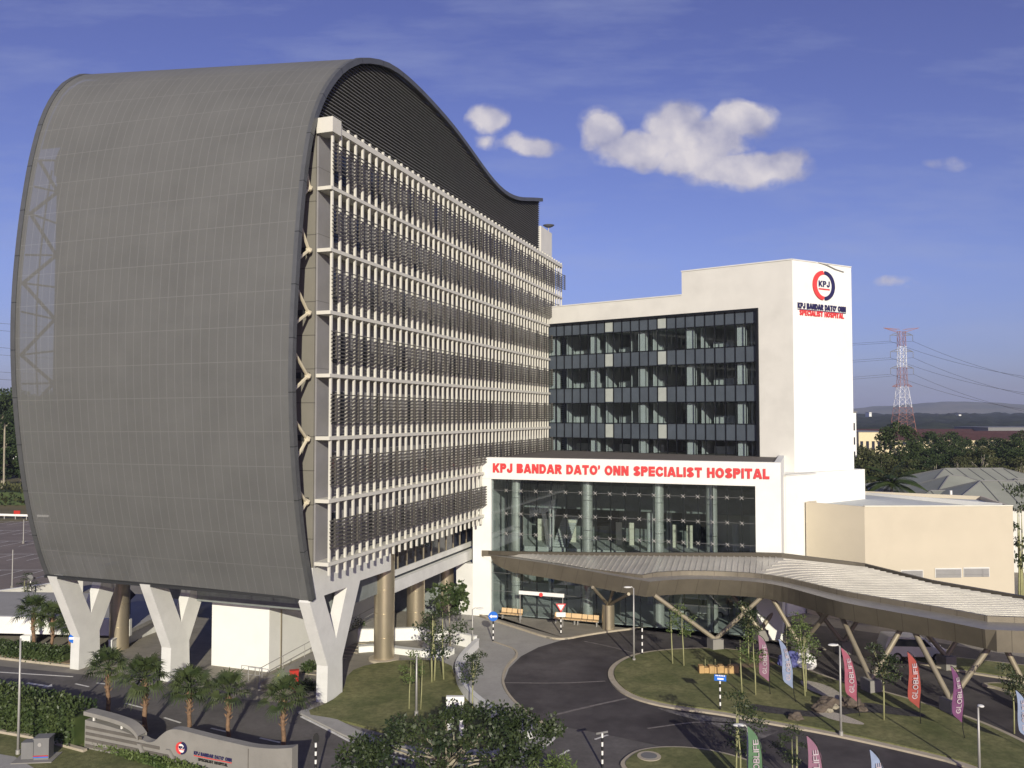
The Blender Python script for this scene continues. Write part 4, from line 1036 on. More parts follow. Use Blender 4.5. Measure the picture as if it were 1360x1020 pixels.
def feather_palm(seed, label, H, Lf, fr=18, m_l=None, group=None):
    r = random.Random(seed); t = thing('feather_palm', label, 'palm tree', (0, 0, 0), group)
    tk = MB(); tk.path([V((.1*math.sin(k), .1*math.cos(k*1.4), k*H/6-.2)) for k in range(7)], [.3, .24, .22, .21, .2, .2, .16], 8); tk.build('trunk', m_bark_g, t)
    fm = MB()
    for k in range(fr):
        az = k*2.39996; el = R(75-80*k/fr); p = V((0, 0, H)); d = V((math.cos(az)*math.cos(el), math.sin(az)*math.cos(el), math.sin(el))); pts = [p]
        for i in range(9): p = p+d*Lf/9; d = (d-Z*.17).normalized(); pts.append(p)
        fm.path(pts, [.05*(1-i/11) for i in range(10)], 4)
        for i in range(1, 10):
            for q_ in range(4):
                p = pts[i-1].lerp(pts[i], q_/4); dd = (pts[i]-pts[i-1]).normalized(); sd_ = dd.cross(Z).normalized()
                for sg in (1, -1):
                    L = Lf*.24*math.sin(math.pi*min(.97, (i+q_/4)/10.3)+.12); leafq(fm, p, sd_*sg+dd*.5-Z*.55, Z, L, .09*Lf/3)
    fm.build('fronds', m_l or m_leaf_far, t, recalc=False); return t
def put(proto, px, py, label=None, group=None, rz=None, sca=1., z=0., first=False):
    loc = G(px, py, z); rz = random.uniform(0, 6.28) if rz is None else rz
    if first:
        proto.location = loc; proto.rotation_euler = (0, 0, rz); proto.scale = (sca,)*3
        return proto
    return dup(proto, loc, rz, sca, label, group)
# five fan palms behind the sign wall, three by the planting bed, one beyond
gpm = 'fan palms along the road'
pal = [fan_palm(1, 'leftmost of the five fan palms behind the concrete sign wall', gpm), fan_palm(2, 'second fan palm from the left behind the concrete sign wall', gpm, 2.4), fan_palm(3, 'middle one of the five fan palms, its old fronds hanging round the trunk', gpm, 2.15, 34)]
put(pal[0], 143, 948, first=True, sca=1.22); put(pal[1], 192, 972, first=True, sca=1.3); put(pal[2], 251, 975, first=True, sca=1.22)
put(pal[0], 303, 984, 'fourth fan palm from the left, above the lettering of the sign wall', gpm, sca=1.16); put(pal[1], 376, 997, 'rightmost fan palm behind the plain right end of the sign wall', gpm, sca=1.22)
put(pal[0], 44, 864, 'left and widest fan palm in the planting bed before the white ramp wall', gpm, sca=1.3); put(pal[1], 69, 867, 'middle fan palm in the planting bed before the white ramp wall', gpm, sca=1.15); put(pal[2], 93, 868, 'fan palm in the planting bed half behind the leftmost Y shaped leg', gpm, sca=1.05)
# shrubs and hedges
def hedge(name, label, pts, wid, h, L, n, m_, cat='hedge', seed=1):
    r = random.Random(seed); base = S(pts[0], 0); t = thing(name, label, cat, base)
    P = [S(p, 0) for p in pts]; core = ribbon(MB(), P, wid*.72, .02, h*.8); core.build('stems', m_leaf_dk, t)
    fm = MB(); Ls = [(b-a).length for a, b in zip(P, P[1:])]
    for _ in range(n):
        k = r.choices(range(len(Ls)), Ls)[0]; p = P[k].lerp(P[k+1], r.random()); d = (P[k+1]-P[k]).normalized(); nn = V((-d.y, d.x, 0))
        f_ = r.random()
        if f_ < .45: q_ = nn*r.uniform(-.5, .5)*wid+Z*h*r.uniform(.9, 1.08)
        else: q_ = nn*wid*.5*r.choice((-1, 1))*r.uniform(.85, 1.1)+Z*h*r.uniform(.08, 1)
        q_ *= 1+.10*noise.noise(p*.8+q_)
        leafq(fm, p+q_, rv(r)+q_*.25, rv(r), L*r.uniform(.7, 1.3), L*.6)
    fm.build('leaves', m_, t, recalc=False); return t
hedge('hedge', 'tall clipped dark hedge running left from the end of the sign wall', [G(-140, 940), G(-30, 954), G(60, 975), G(111, 988)], 1.6, 1.95, .20, 9000, m_leaf_dk)
struct(ribbon(MB(), [G(-140, 955), G(-30, 968), G(50, 982), G(113, 999)], .25, .02, .16), 'hedge_kerb', m_kerb)
hedge('planting_strip', 'low green planting strip below the striped part of the sign wall', [G(118, 990), G(180, 1008), G(250, 1030), G(330, 1058)], .5, .42, .17, 2400, m_leaf_md, 'planting')
hedge('low_hedge', 'low dark hedge in the kerbed bed under the palms on the left', [G(-60, 866), G(0, 869), G(60, 877), G(92, 880)], 1.5, .85, .2, 4200, m_leaf_dk)
for px, py, w_, h, lb in ((408, 918, .9, .7, 'dark round shrub beside the right Y shaped leg, behind the red cabinet'), (410, 893, .8, .8, 'round dark shrub on the stepped verge left of the right Y shaped leg'), (232, 888, 1.0, .9, 'dark shrub at the left foot of the middle Y shaped leg'), (474, 848, 1.3, 1.5, 'dark bush in the shade behind the right Y shaped leg')):
    r = random.Random(int(px)); p = G(px, py); t = thing('shrub', lb, 'shrub', p); fm = MB()
    for c in crown_clumps(r, p+Z*h*.5, (w_*.5, w_*.5, h*.45), 14): clump(fm, c, .24, 45, .16, r)
    fm.build('leaves', m_leaf_dk, t, recalc=False); MB().tube(p, p+Z*h*.6, .05, n=6).build('stem', m_bark, t)

# trees near the viewer: layered young trees with yellowish stems
gy = 'young trees on the lawns'
ty = leaf_tree('young_tree', 'slender young tree with a narrow light green crown beside the lamp post on the island', 'tree', 11, 4, 3.1, (.85, .85, 1.1), 18, 34, .15, .34, .055, m_leaf_md, m_bark_y, gy, stems=2, limbs=False, flat=.5)
tb_ = leaf_tree('young_tree', 'young tree with a flat tiered crown between the two right flags', 'tree', 12, 4, 3.2, (1.05, 1.05, 1.05), 22, 40, .15, .40, .055, m_leaf_bk, m_bark_y, gy, stems=1, flat=.35, layers=(-.8, -.4, 0, .4, .8))
td = leaf_tree('young_tree', 'dark tiered young tree on the lawn corner below the second bronze column', 'tree', 13, 4, 3.0, (1.25, 1.25, 1.5), 26, 44, .16, .48, .06, m_leaf_bk, m_bark_y, gy, stems=3, limbs=False, flat=.3, layers=(-.9, -.45, 0, .45, .85))
put(ty, 905, 883, first=True, sca=1.0, z=.2)
put(tb_, 1174, 956, first=True, sca=1.02, z=.2)
put(td, 585, 905, first=True, sca=1.25, z=.13)
put(ty, 999, 922, 'tallest young tree on the island, directly behind the blue sign', gy, sca=.95, z=.2)
put(tb_, 994, 884, 'young tree on the island in front of the slanting struts, farthest back', gy, sca=1.05, z=.2)
put(ty, 1071, 923, 'thin young tree with a loose crown above the gravel path', gy, sca=1.05, z=.2)
put(ty, 1061, 904, 'bare looking young tree in front of the tarpaulin heap', gy, sca=1.05, z=.2)
put(td, 985, 1030, 'dark tiered young tree at the bottom kerb left of the green flag', gy, sca=.9)
put(ty, 547, 942, 'twin stemmed young tree left of the slim lamp post on the lawn', gy, sca=.82, z=.13)
put(tb_, 628, 952, 'small flat topped tree by the curved white wall and the white sign board', gy, sca=.92, z=.13)
put(td, 1052, 1040, 'low dark tree at the bottom edge left of the mauve flag', gy, sca=.62)
put(tb_, 1347, 975, 'small dark tree beside the pale blue flag at the right edge', gy, sca=.9)
put(tb_, 573, 890, 'pale stemmed young tree behind the dark tiered tree on the lawn', gy, sca=.95, z=.13)
tm_ = leaf_tree('round_leaf_tree', 'young tree with big round glossy leaves in front of the third bronze column', 'tree', 14, 4, 3.2, (1.05, 1.05, .75), 12, 40, .30, .42, .06, m_leaf_dk, m_bark_g, flat=.8, aspect=.8)
put(tm_, 598, 858, first=True, sca=1.25)
# spreading tree in the foreground
bt_ = leaf_tree('spreading_tree', 'broad dark spreading tree with forked pale branches in the foreground below the lawn', 'tree', 21, 5, 3.3, (5.2, 2.8, 1.25), 150, 62, .175, .42, .13, m_leaf_bk, m_bark_g, flat=.7, aspect=.7, lean=.6, stems=3)
bt_.location = V((DP(600, 900, 37.5).x, 37.5, 0)); bt_.rotation_euler = (0, 0, .4)
bs = leaf_tree('bushy_tree', 'light green feathery bush at the right foot of the spreading foreground tree', 'tree', 22, 3, 1.7, (1.3, 1.2, 1.2), 30, 60, .24, .40, .07, m_leaf_md, m_bark_g, flat=.9, aspect=.25)
bs.location = V((DP(735, 1000, 37.5).x, 37.5, 0))

# ------------------------------------------------------------------ street furniture
def pole_banded(mb_b, mb_w, p, h, r_, n_):
    for k in range(n_): (mb_w if k % 2 else mb_b).tube(p+Z*h*k/n_, p+Z*h*(k+1)/n_, r_, n=8)
def sign_post(name, label, px, py, h, z=0., n_=8, face=None):
    p = G(px, py, z); t = thing(name, label, 'road sign', p); b1, b2 = MB(), MB(); pole_banded(b1, b2, p, h, .055, n_)
    b1.build('pole', m_blackp, t); b2.build('pole_bands', m_whitep, t); return t, p+Z*h
X = V((1, 0, 0)); fw = V((0, -1, 0))
t, p = sign_post('round_sign', 'round blue road sign with white arrow on a striped post at the forecourt', 655, 853, 1.9)
disc(MB(), p+Z*.15+fw*.06, X, Z, .38, .03).build('sign_face', m_bluesign, t); mb = MB(); o_ = p+Z*.15+fw*.095
mb.extr([o_-X*.30, o_-X*.12-Z*.15, o_-X*.12-Z*.07, o_+X*.3-Z*.07, o_+X*.3+Z*.07, o_-X*.12+Z*.07, o_-X*.12+Z*.15], fw*.01); mb.build('arrow', m_whitep, t)
t, p = sign_post('give_way_sign', 'red edged triangular sign above a white plate on a striped post by the entrance', 745, 844, 1.75)
mb = MB(); o_ = p+Z*.62+fw*.06; mb.extr([o_-X*.42+Z*.22, o_-Z*.5, o_+X*.42+Z*.22], fw*.03); mb.build('sign_face', m_red, t)
mb = MB(); o_ += fw*.035; mb.extr([o_-X*.28+Z*.14, o_-Z*.33, o_+X*.28+Z*.14], fw*.01); mb.build('sign_centre', m_whitep, t)
MB().obox(p-X*.38-Z*.22+fw*.09, X*.76, fw*.03, Z*.36).build('sign_plate', m_whitep, t)
t, p = sign_post('direction_sign', 'small blue rectangular sign on a striped post on the island lawn', 956.5, 942, 1.75, .2)
MB().obox(p-X*.36-Z*.08+fw*.06+Z*.08, X*.72+Z*-.06, fw*.03, Z*.36).build('sign_face', m_bluesign, t)
mb = MB()
for k in range(6): mb.obox(p-X*.29+X*k*.10+Z*.27-Z*k*.008+fw*.095, X*.07, fw*.008, Z*.07)
mb.build('sign_writing', m_whitep, t); MB().obox(p-X*.18+Z*.06+fw*.095, X*.38-Z*.03, fw*.008, Z*.10).build('sign_bar', m_whitep, t)
t, p = sign_post('road_sign', 'round road sign on a striped post right of the sign wall, at the bottom edge', 419, 1042, 2.0, 0, 10)
disc(MB(), p+V((.0, .06, .2)), X, Z, .25, .03, sx_=.6).build('sign_face', m_blackp, t)
t, p = sign_post('road_sign', 'T shaped striped sign post seen edge on by the small kerbed island', 800, 1020, 1.75, 0, 8)
MB().obox(p-X*.30-Z*.1+V((0, .05, 0)), X*.6+Z*.1, V((0, .03, 0)), Z*.10).build('sign_face', m_cab, t)
t, p = sign_post('stop_sign', 'blue and white round sign on a striped post left of the leftmost Y shaped leg', 97.5, 888, 2.0, 0, 8)
disc(MB(), p+Z*.15+fw*.06, X, Z, .34, .03).build('sign_face', m_bluesign, t); MB().obox(p-X*.3+Z*.07+fw*.095, X*.6, fw*.01, Z*.16).build('sign_bar', m_whitep, t)
t, p = sign_post('bollard_post', 'tall black and white striped marker post beside the island lamp post', 853, 871, 2.3, .05, 9)
t.pop('category'); t['category'] = 'marker post'; MB().cbox(p, .16, .16, .1).build('post_cap', m_blackp, t)
t, p = sign_post('marker_post', 'striped post below the small tree at the edge of the car park', 40, 800, 2.2, 0, 6); t['category'] = 'marker post'
disc(MB(), p+Z*.15+fw*.06, X, Z, .3, .03).build('sign_face', m_cab, t)
def lamp(label, px, py, top_py, arm=V((-.5, 0, 0)), z=0., rad=.06, straight=False):
    p = G(px, py, z); zt = DP(px, top_py, p.y).z; t = thing('street_lamp', label, 'lamp post', p, 'lamp posts around the drop-off')
    MB().path([p, p+Z*(zt-z)*.5, S(p, zt)], [rad*1.25, rad, rad*.75], 8).build('pole', m_pole, t)
    MB().tube(p, p+Z*.25, rad*2, n=8).build('base', m_pole, t)
    if not straight:
        MB().path([S(p, zt-.05), S(p, zt)+arm*.4+Z*.10, S(p, zt)+arm+Z*.06], rad*.6, 6).build('arm', m_pole, t)
        mb = MB(); mb.ball(S(p, zt)+arm*1.25+Z*.06, (.30 if abs(arm.x) > .2 else .16, .16, .07), 2); mb.build('lamp_head', m_conc_w, t)
    return t
lamp('tall lamp post at the left tip of the oval island', 842, 879, 781, V((-.35, 0, 0)), .05)
lamp('lamp post rising from the near kerb of the island, right of the boulders', 1117, 977, 858, V((-.3, 0, 0)), .1)
lamp('round headed lamp post by the purple flag at the lower right', 1301, 1033, 938, V((.05, -.1, 0)), .1)
lamp('lamp post at the bottom edge just left of the green flag', 994, 1060, 966, V((-.3, .1, 0)), .05)
lamp('slim pole without a lamp arm in the middle of the corner lawn', 553, 950, 868, straight=True, z=.13)
lamp('lamp post with a short arm left of the round blue sign', 627.5, 862, 809, V((.45, 0, 0)), .1, .05)
lamp('tall grey pole at the far left in front of the clipped hedge', 24, 1002, 848, straight=True)
# curved white walls along the drive and before the columns
def low_wall(label, pts, h, th=.25, m_=None, z=0.):
    P = smooth([G(*p) for p in pts], 2, False); t = thing('low_wall', label, 'low wall', S(P[0], 0)); ribbon(MB(), P, th, z, h).build('wall', m_ or m_white, t)
    ribbon(MB(), P, th+.08, h+.003, h+.06).build('coping', m_conc_w, t); return t
low_wall('low white wall curving along the pale pavement beside the corner lawn', [(634, 862), (612, 884), (606, 900), (612, 918), (628, 938), (660, 962), (705, 984)], .75)
low_wall('white low wall behind the nearest two bronze columns', [(470, 852), (520, 851), (575, 849), (606, 856), (632, 862)], .95)
low_wall('white bench height wall around the base of the nearest bronze column', [(476, 866), (500, 864), (560, 872), (588, 873), (600, 868)], .42, .5)
low_wall('grey low wall with a metal rail beside the bronze column behind the left legs', [(146, 868), (168, 856), (190, 845), (215, 836)], .95)
# ramp with rail beside the white ground floor block
g0_, g1_ = TW(tbk-3.5, sb+1.7, 0), TW(tbk+12, sb+1.7, 0)
rp = thing('ramp_wall', 'sloping brown stone ramp wall beside the white block under the building', 'ramp', g0_)
mb = MB(); mb.extr([g0_, g1_, g1_+Z*1.25, g0_+Z*.55], N*.2); mb.build('wall', m_conc, rp)
for k in range(7):
    a_ = g0_.lerp(g1_, k/6)+N*.1; MB().tube(a_+Z*(.5+.7*k/6), a_+Z*(1.45+.7*k/6), .025, n=6).build('rail_post', m_pole, rp)
for h in (.95, 1.45): MB().tube(g0_+N*.1+Z*h, g1_+N*.1+Z*(h+.7), .025, n=6).build('handrail', m_pole, rp)
for k in range(14):
    pass
stp = MB()
for k in range(16): stp.obox(TW(tbk+.5+k*.8, sb+2.0, .0), A*.1, N*1.5, Z*.05)
o_ = stp.build('drain_bars', m_kerb); tag(o_, 'row of pale paving bars on the verge beside the brown ramp wall', 'paving')
g2 = TW(tbk-2.2, sb-.6, 0); rl = thing('handrail', 'short grey metal handrail in front of the white ground floor block', 'railing', g2)
for k in range(4): MB().tube(g2+N*.55*k, g2+N*.55*k+Z*1.05, .025, n=6).build('rail_post', m_pole, rl)
for h in (.5, 1.05): MB().tube(g2+Z*h, g2+N*1.65+Z*h, .022, n=6).build('rail', m_pole, rl)
g2 = G(214, 900); rl = thing('handrail', 'curved dark handrail left of the middle Y shaped leg', 'railing', g2); P = [G(x, y)+Z*.95 for x, y in ((214, 893), (216, 884), (224, 878), (240, 876))]
MB().path(smooth(P, 2, False), .03, 6).build('rail', m_cab, rl)
for p in P: MB().tube(S(p, 0), p, .025, n=6).build('rail_post', m_cab, rl)
# fire cabinet and hydrant
p = G(390.5, 917); t = thing('fire_hose_cabinet', 'red fire hose cabinet standing left of the right Y shaped leg', 'cabinet', p)
MB().cbox(p+Z*.12, .55, .35, 1.15, .3).build('cabinet_body', m_redsign, t); MB().cbox(p, .4, .25, .12, .3).build('foot', m_cab, t); MB().cbox(p+Z*1.272, .62, .42, .05, .3).build('lid', m_redsign, t)
MB().cbox(p+V((-.03, -.19, .75)), .28, .02, .10, .3).build('white_mark', m_whitep, t)
p = G(370, 915); t = thing('fire_hydrant', 'yellow fire hydrant left of the red cabinet', 'hydrant', p)
mb = MB(); mb.tube(p, p+Z*.12, .16, n=12); mb.tube(p+Z*.12, p+Z*.75, .09, n=12); mb.ball(p+Z*.8, (.13, .13, .13), 2); mb.tube(p+Z*.62-X*.22, p+Z*.62+X*.22, .07, n=8); mb.build('hydrant_body', m_yel, t); mb = MB(); mb.tube(p+Z*.9, p+Z*1.0, .05, n=6); mb.build('valve_cap', m_yel, t)
# utility cabinet
p = G(49, 1008); t = thing('utility_cabinet', 'grey double utility cabinet on a concrete base before the hedge', 'cabinet', p)
MB().cbox(p, 2.0, 1.3, .08, .1).build('base_slab', m_conc, t); MB().cbox(p+V((.35, 0, .08)), .75, .6, 1.05, .1).build('cabinet_body', m_cab, t); MB().cbox(p+V((-.42, .05, .08)), .6, .55, .85, .1).build('side_cabinet', m_cab, t)
MB().cbox(p+V((.35, 0, 1.133)), .82, .68, .06, .1).build('lid', m_cab, t); MB().cbox(p+V((.36, -.31, .25)), .74, .02, .05, .1).build('red_stripe', m_redsign, t); MB().cbox(p+V((.36, -.31, .19)), .74, .02, .05, .1).build('blue_stripe', m_bluesign, t)
disc(MB(), p+V((.3, -.305, .85)), X, Z, .1, .02).build('round_plate', m_pole, t)
# manhole
p = G(862, 1004.5, .17); t = thing('manhole_cover', 'dark round manhole cover in a pale ring on the small grass island', 'manhole', p)
MB().tube(p, p+Z*.03, .62, n=28).build('ring', m_kerb, t); MB().tube(p+Z*.031, p+Z*.05, .42, n=28).build('cover', m_cab, t)
# white name board on the corner lawn
p = G(605, 978, .1); t = thing('name_board', 'white hospital sign board with round logo standing above the foreground tree', 'sign board', p)
sc0 = DP(592.5, 943, p.y); sc1 = DP(616.5, 925.5, p.y)
MB().obox(V((sc0.x, p.y, sc0.z)), X*(sc1.x-sc0.x), V((0, .25, 0)), Z*(sc1.z-sc0.z)).build('board', m_whitep, t)
MB().obox(V((sc0.x+.02, p.y+.05, .1)), X*.26, V((0, .15, 0)), Z*(sc0.z-.1)).build('post', m_whitep, t); MB().obox(V((sc1.x-.28, p.y+.05, .1)), X*.26, V((0, .15, 0)), Z*(sc0.z-.1)).build('post', m_whitep, t)
MB().obox(V((sc0.x, p.y+.02, sc0.z-.55)), X*(sc1.x-sc0.x), V((0, .2, 0)), Z*.48).build('lower_board', m_whitep, t)
c_ = V(((sc0.x+sc1.x)/2, p.y-.002, sc0.z*.42+sc1.z*.58)); disc_ring(MB(), c_, X, Z, .17, .12, R(90), R(270), .02).build('logo_ring', m_blackp, t); disc_ring(MB(), c_, X, Z, .17, .12, R(-90), R(90), .02).build('logo_ring', m_navy, t)
text('logo_lettering', 'KPJ', c_-X*.09-Z*.035, X, Z, .18, .07, m_navy, t, .012, .2, 10)
text('lettering', "KPJ BANDAR DATO\u2019 ONN", V((sc0.x+.12, p.y-.002, sc0.z+.13)), X, Z, sc1.x-sc0.x-.24, .075, m_navy, t, .012, .2, 10)
text('lettering', 'SPECIALIST HOSPITAL', V((sc0.x+.17, p.y-.002, sc0.z+.04)), X, Z, sc1.x-sc0.x-.34, .065, m_navy, t, .012, .2, 10)

# concrete sign wall
wa, wb = G(113, 988), G(388, 1063); wb = V((DP(388, 1000, 40.2).x, 40.2, 0)); wa = V((DP(113, 985, 45.4).x, 45.4, 0))
wdv = (wb-wa).normalized(); wn = V((wdv.y, -wdv.x, 0)); wl = (wb-wa).length
sw = thing('sign_wall', 'long grey concrete entrance wall with wavy top, stripes and hospital name', 'sign wall', wa)
def WPp(px, py): return PL(px, py, wa, wdv)
tops = [WPp(*q_) for q_ in ((113, 956), (150, 966), (172, 974), (186, 981), (196, 986.5), (205, 985), (213, 977), (222, 970), (232, 968), (246, 971), (280, 980), (315, 988), (330, 991.5), (350, 994), (370, 994.5), (388, 993))]
tops = [tuple(q_[:2]) for q_ in smooth([V((a_, b_, 0)) for a_, b_ in tops], 2, False)]
wm = MB()
fp = [wa+wdv*l+Z*z for l, z in tops]; base_ = [S(p, -.05) for p in fp]
wm.loft(base_, fp); wm.loft([p-wn*.45 for p in base_], [p-wn*.45 for p in fp]); wm.loft(fp, [p-wn*.45 for p in fp]); wm.face([base_[0], fp[0], fp[0]-wn*.45, base_[0]-wn*.45]); wm.face([base_[-1], fp[-1], fp[-1]-wn*.45, base_[-1]-wn*.45])
wm.build('wall', m_conc, sw)
lA, lB = WPp(184, 990)[0], WPp(215, 1000)[0]; le = WPp(330, 1000)[0]
for k in range(4):                                 # raised strips on the left half, groove shade put into their colour
    z = .12+.32*k; e_ = lB+1.6-.75*k*.9
    MB().obox(wa+wdv*.05+wn*.004+Z*z, wdv*min(e_, lA+.2+(3-k)*1.2), wn*.03, Z*.15).build('groove_shade_strip', m_conc_d, sw)
for x0_, z0_, x1_, z1_ in ((WPp(184, 985)[0], None, WPp(193, 1012)[0], 0), (WPp(222, 990)[0], None, WPp(238, 1018)[0], 0)):
    zt = WPp(184, 984)[1]-.1; MB().extr([wa+wdv*x0_+wn*.03+Z*zt, wa+wdv*(x0_+.22)+wn*.03+Z*zt, wa+wdv*(x1_+.22)+wn*.03+Z*.0, wa+wdv*x1_+wn*.03], wn*.09).build('slanting_rib', m_conc, sw)
cr = [WPp(*q_) for q_ in ((113, 948), (130, 952), (150, 957.5), (168, 964), (178, 971), (185, 981))]
cpath = smooth([wa+wdv*l+Z*z-wn*.2 for l, z in cr], 2, False); mb = MB(); mb.loft([p+wn*.3+Z*.16 for p in cpath], [p-wn*.3+Z*.16 for p in cpath]); mb.loft([p+wn*.3-Z*.05 for p in cpath], [p-wn*.3-Z*.05 for p in cpath]); mb.loft([p+wn*.3-Z*.05 for p in cpath], [p+wn*.3+Z*.16 for p in cpath]); mb.loft([p-wn*.3-Z*.05 for p in cpath], [p-wn*.3+Z*.16 for p in cpath]); mb.face([cpath[0]+wn*.3-Z*.05, cpath[0]-wn*.3-Z*.05, cpath[0]-wn*.3+Z*.16, cpath[0]+wn*.3+Z*.16]); mb.build('cap_rail', m_conc, sw)
for px in (121, 158): l, z = WPp(px, 962 if px < 140 else 974); MB().obox(wa+wdv*l-wn*.2+Z*(z-.02), wdv*.07, wn*.1, Z*.4).build('rail_stub', m_whitep, sw)
MB().obox(wa+wdv*(le-.02)+wn*.002, wdv*.03, wn*.02, Z*(WPp(330, 991)[1]-.12)).build('wall_joint', m_conc_d, sw)
lc = WPp(242.5, 993); logo(sw, wa+wdv*lc[0]+Z*lc[1]+wn*.004, wdv, Z, .30)
l0_, l1_ = WPp(258, 999), WPp(308, 1012)
text('lettering', "KPJ BANDAR DATO\u2019 ONN", wa+wdv*l0_[0]+Z*(l0_[1]-.1)+wn*.004, wdv, Z, l1_[0]-l0_[0], .17, m_navy, sw, .03, .24, 14)
MB().obox(wa+wdv*l0_[0]+Z*(l0_[1]-.17)+wn*.004, wdv*(l1_[0]-l0_[0]), wn*.03, Z*.035).build('sign_line', m_red, sw)
text('lettering', 'SPECIALIST HOSPITAL', wa+wdv*(l0_[0]+.28)+Z*(l0_[1]-.37)+wn*.004, wdv, Z, (l1_[0]-l0_[0])*.78, .14, m_blackp, sw, .03, .24, 14)

# feather flags
m_flagtext = mat('faded_flag_print', (.42, .36, .38), .8, var=.1)
def flag(label, px, py, top_py, col, lean=0., yaw=0., lc=m_flagtext, z=.2, word='GLOBLIFE'):
    p = G(px, py, z); H = DP(px, top_py, p.y).z-z; t = thing('feather_flag', label, 'flag', p, 'feather flags around the drop-off')
    xd = V((math.cos(yaw), math.sin(yaw), 0)); w_ = .165*H
    def C(u_, v_): return p+xd*(u_+lean*v_)+Z*v_+V((-xd.y, xd.x, 0))*.10*math.sin(v_*2.2+u_*3)
    rt = [(0, .0), (0, H*.5), (-.02, H*.72), (-.10*w_-.05, H*.83), (-.35*w_, H*.92), (-.72*w_, H*.98), (-w_, H)]
    MB().path([C(*q_) for q_ in smooth([V((a_, b_, 0)) for a_, b_ in rt], 1, False) for q_ in [q_[:2]]], .022, 6).build('pole', m_blackp, t)
    cm_ = MB(); L, Rr = [], []
    for k in range(22):
        v_ = H*(.20+.80*k/21); f_ = v_/H
        ur = -.01 if f_ < .72 else -w_*((f_-.72)/.28)**2.0
        ul = -w_*min(1, (f_-.20)/.13) if f_ < .33 else -w_
        L.append(C(min(ul, ur-.004), v_)); Rr.append(C(ur, v_))
    off = V((-xd.y, xd.x, 0))*.012
    cm_.loft(L, Rr, smooth=True); cm_.loft([q_+off for q_ in L], [q_+off for q_ in Rr], smooth=True); cm_.build('cloth', col, t)
    # lettering up the cloth
    lm = text('lettering', word, V((0, 0, 0)), V((1, 0, 0)), V((0, 1, 0)), H*.50, w_*.42, lc, None, .006, .17, 14)
    for v_ in lm.data.vertices:
        a_, b_, e_ = v_.co; q_ = C(-w_*.26-b_, H*.34+a_); v_.co = q_-p-V((-xd.y, xd.x, 0))*(.045+e_)
    lm.parent = t
def cloth(name, c): return mat(name, c, .7, var=.10, scale=2.5)
m_f = dict(mauve=cloth('mauve_cloth', (.23, .115, .165)), blue=cloth('pale_blue_cloth', (.22, .27, .38)), pink=cloth('pink_cloth', (.29, .085, .12)), red=cloth('red_cloth', (.30, .065, .05)), purple=cloth('purple_cloth', (.15, .055, .13)), green=cloth('green_cloth', (.085, .165, .085)))
flag('mauve feather flag on the island, farthest left and half behind a tree', 1023, 922, 843, m_f['mauve'], -.03)
flag('pale blue twisted feather flag leaning left beside the tarpaulin heap', 1057, 932, 846, m_f['blue'], -.14, .35)
flag('pink feather flag leaning left behind the boulders', 1142, 951, 859, m_f['pink'], -.11, .15)
flag('red feather flag on the island right of the tree with the flat tiered crown', 1223, 961, 866, m_f['red'], .0, .0)
flag('dark purple feather flag beside the struts at the right end of the island', 1281, 980, 883, m_f['purple'], -.04, .3)
flag('pale blue feather flag cut by the right edge of the picture', 1372, 1000, 915, m_f['blue'], -.12, .1)
flag('green feather flag at the bottom edge right of the lamp post', 1014, 1075, 964, m_f['green'], -.02, 0., z=.05)
flag('mauve pink feather flag at the bottom edge, in the middle', 1095, 1092, 977, m_f['mauve'], -.03, 0., z=.05)
flag('pale blue feather flag tip at the bottom edge, farthest right', 1178, 1106, 994, m_f['blue'], -.04, .1, z=.05)
# boulders, tarpaulin, timber
r = random.Random(5)
for i, (px, py, s_, lb) in enumerate(((1101, 938, .62, 'largest dark boulder in the cluster beside the gravel path'), (1089, 945, .48, 'leaning brown boulder at the left end of the boulder cluster'), (1131, 938, .66, 'broad low boulder under the pink flag'), (1108, 941, .28, 'small tan stone in front of the largest boulder'), (1100, 946, .26, 'small pale stone at the front of the boulder cluster'), (1145, 944, .3, 'dark stone at the right end of the boulder cluster'), (1057, 955, .42, 'flat dark stone alone on the grass below the pebble bed'))):
    p = G(px, py, .2); mb = MB(); mb.ball(p+Z*s_*.3, (s_, s_*.75, s_*.62), 3, .45, i+2); o_ = mb.build('boulder', m_rock if i not in (3, 4) else m_bark_g); tag(o_, lb, 'boulder', 'boulders on the island')
p = G(1063, 885, .2); t = thing('tarpaulin_heap', 'low heap under blue and white tarpaulins at the back of the island', 'covered heap', p)
mb = MB(); mb.ball(p+V((-.6, .3, .3)), (.85, .6, .62), 3, .35, 8); mb.build('blue_tarpaulin', cloth('blue_tarpaulin', (.10, .11, .28)), t)
mb = MB(); mb.ball(p+V((.35, 0, .32)), (.75, .6, .6), 3, .35, 9); mb.build('white_tarpaulin', m_whitep, t)
p = G(954, 893, .2); t = thing('timber_crate_row', 'low row of orange timber crates on the island behind the blue sign', 'timber crates', p)
for k in range(8):
    h = (.50, .36, .50, .44, .50, .36, .50, .46)[k]; MB().cbox(p+V((-1.2+k*.345, .05*math.sin(k*2), 0)), .325, .45, h, .04).build('crate', m_pallet, t)
for k in (1, 3, 6): MB().tube(p+V((-1.2+k*.345, .2, .3)), p+V((-1.2+k*.345, .2, .85)), .02, n=5).build('stake', m_bark_y, t)
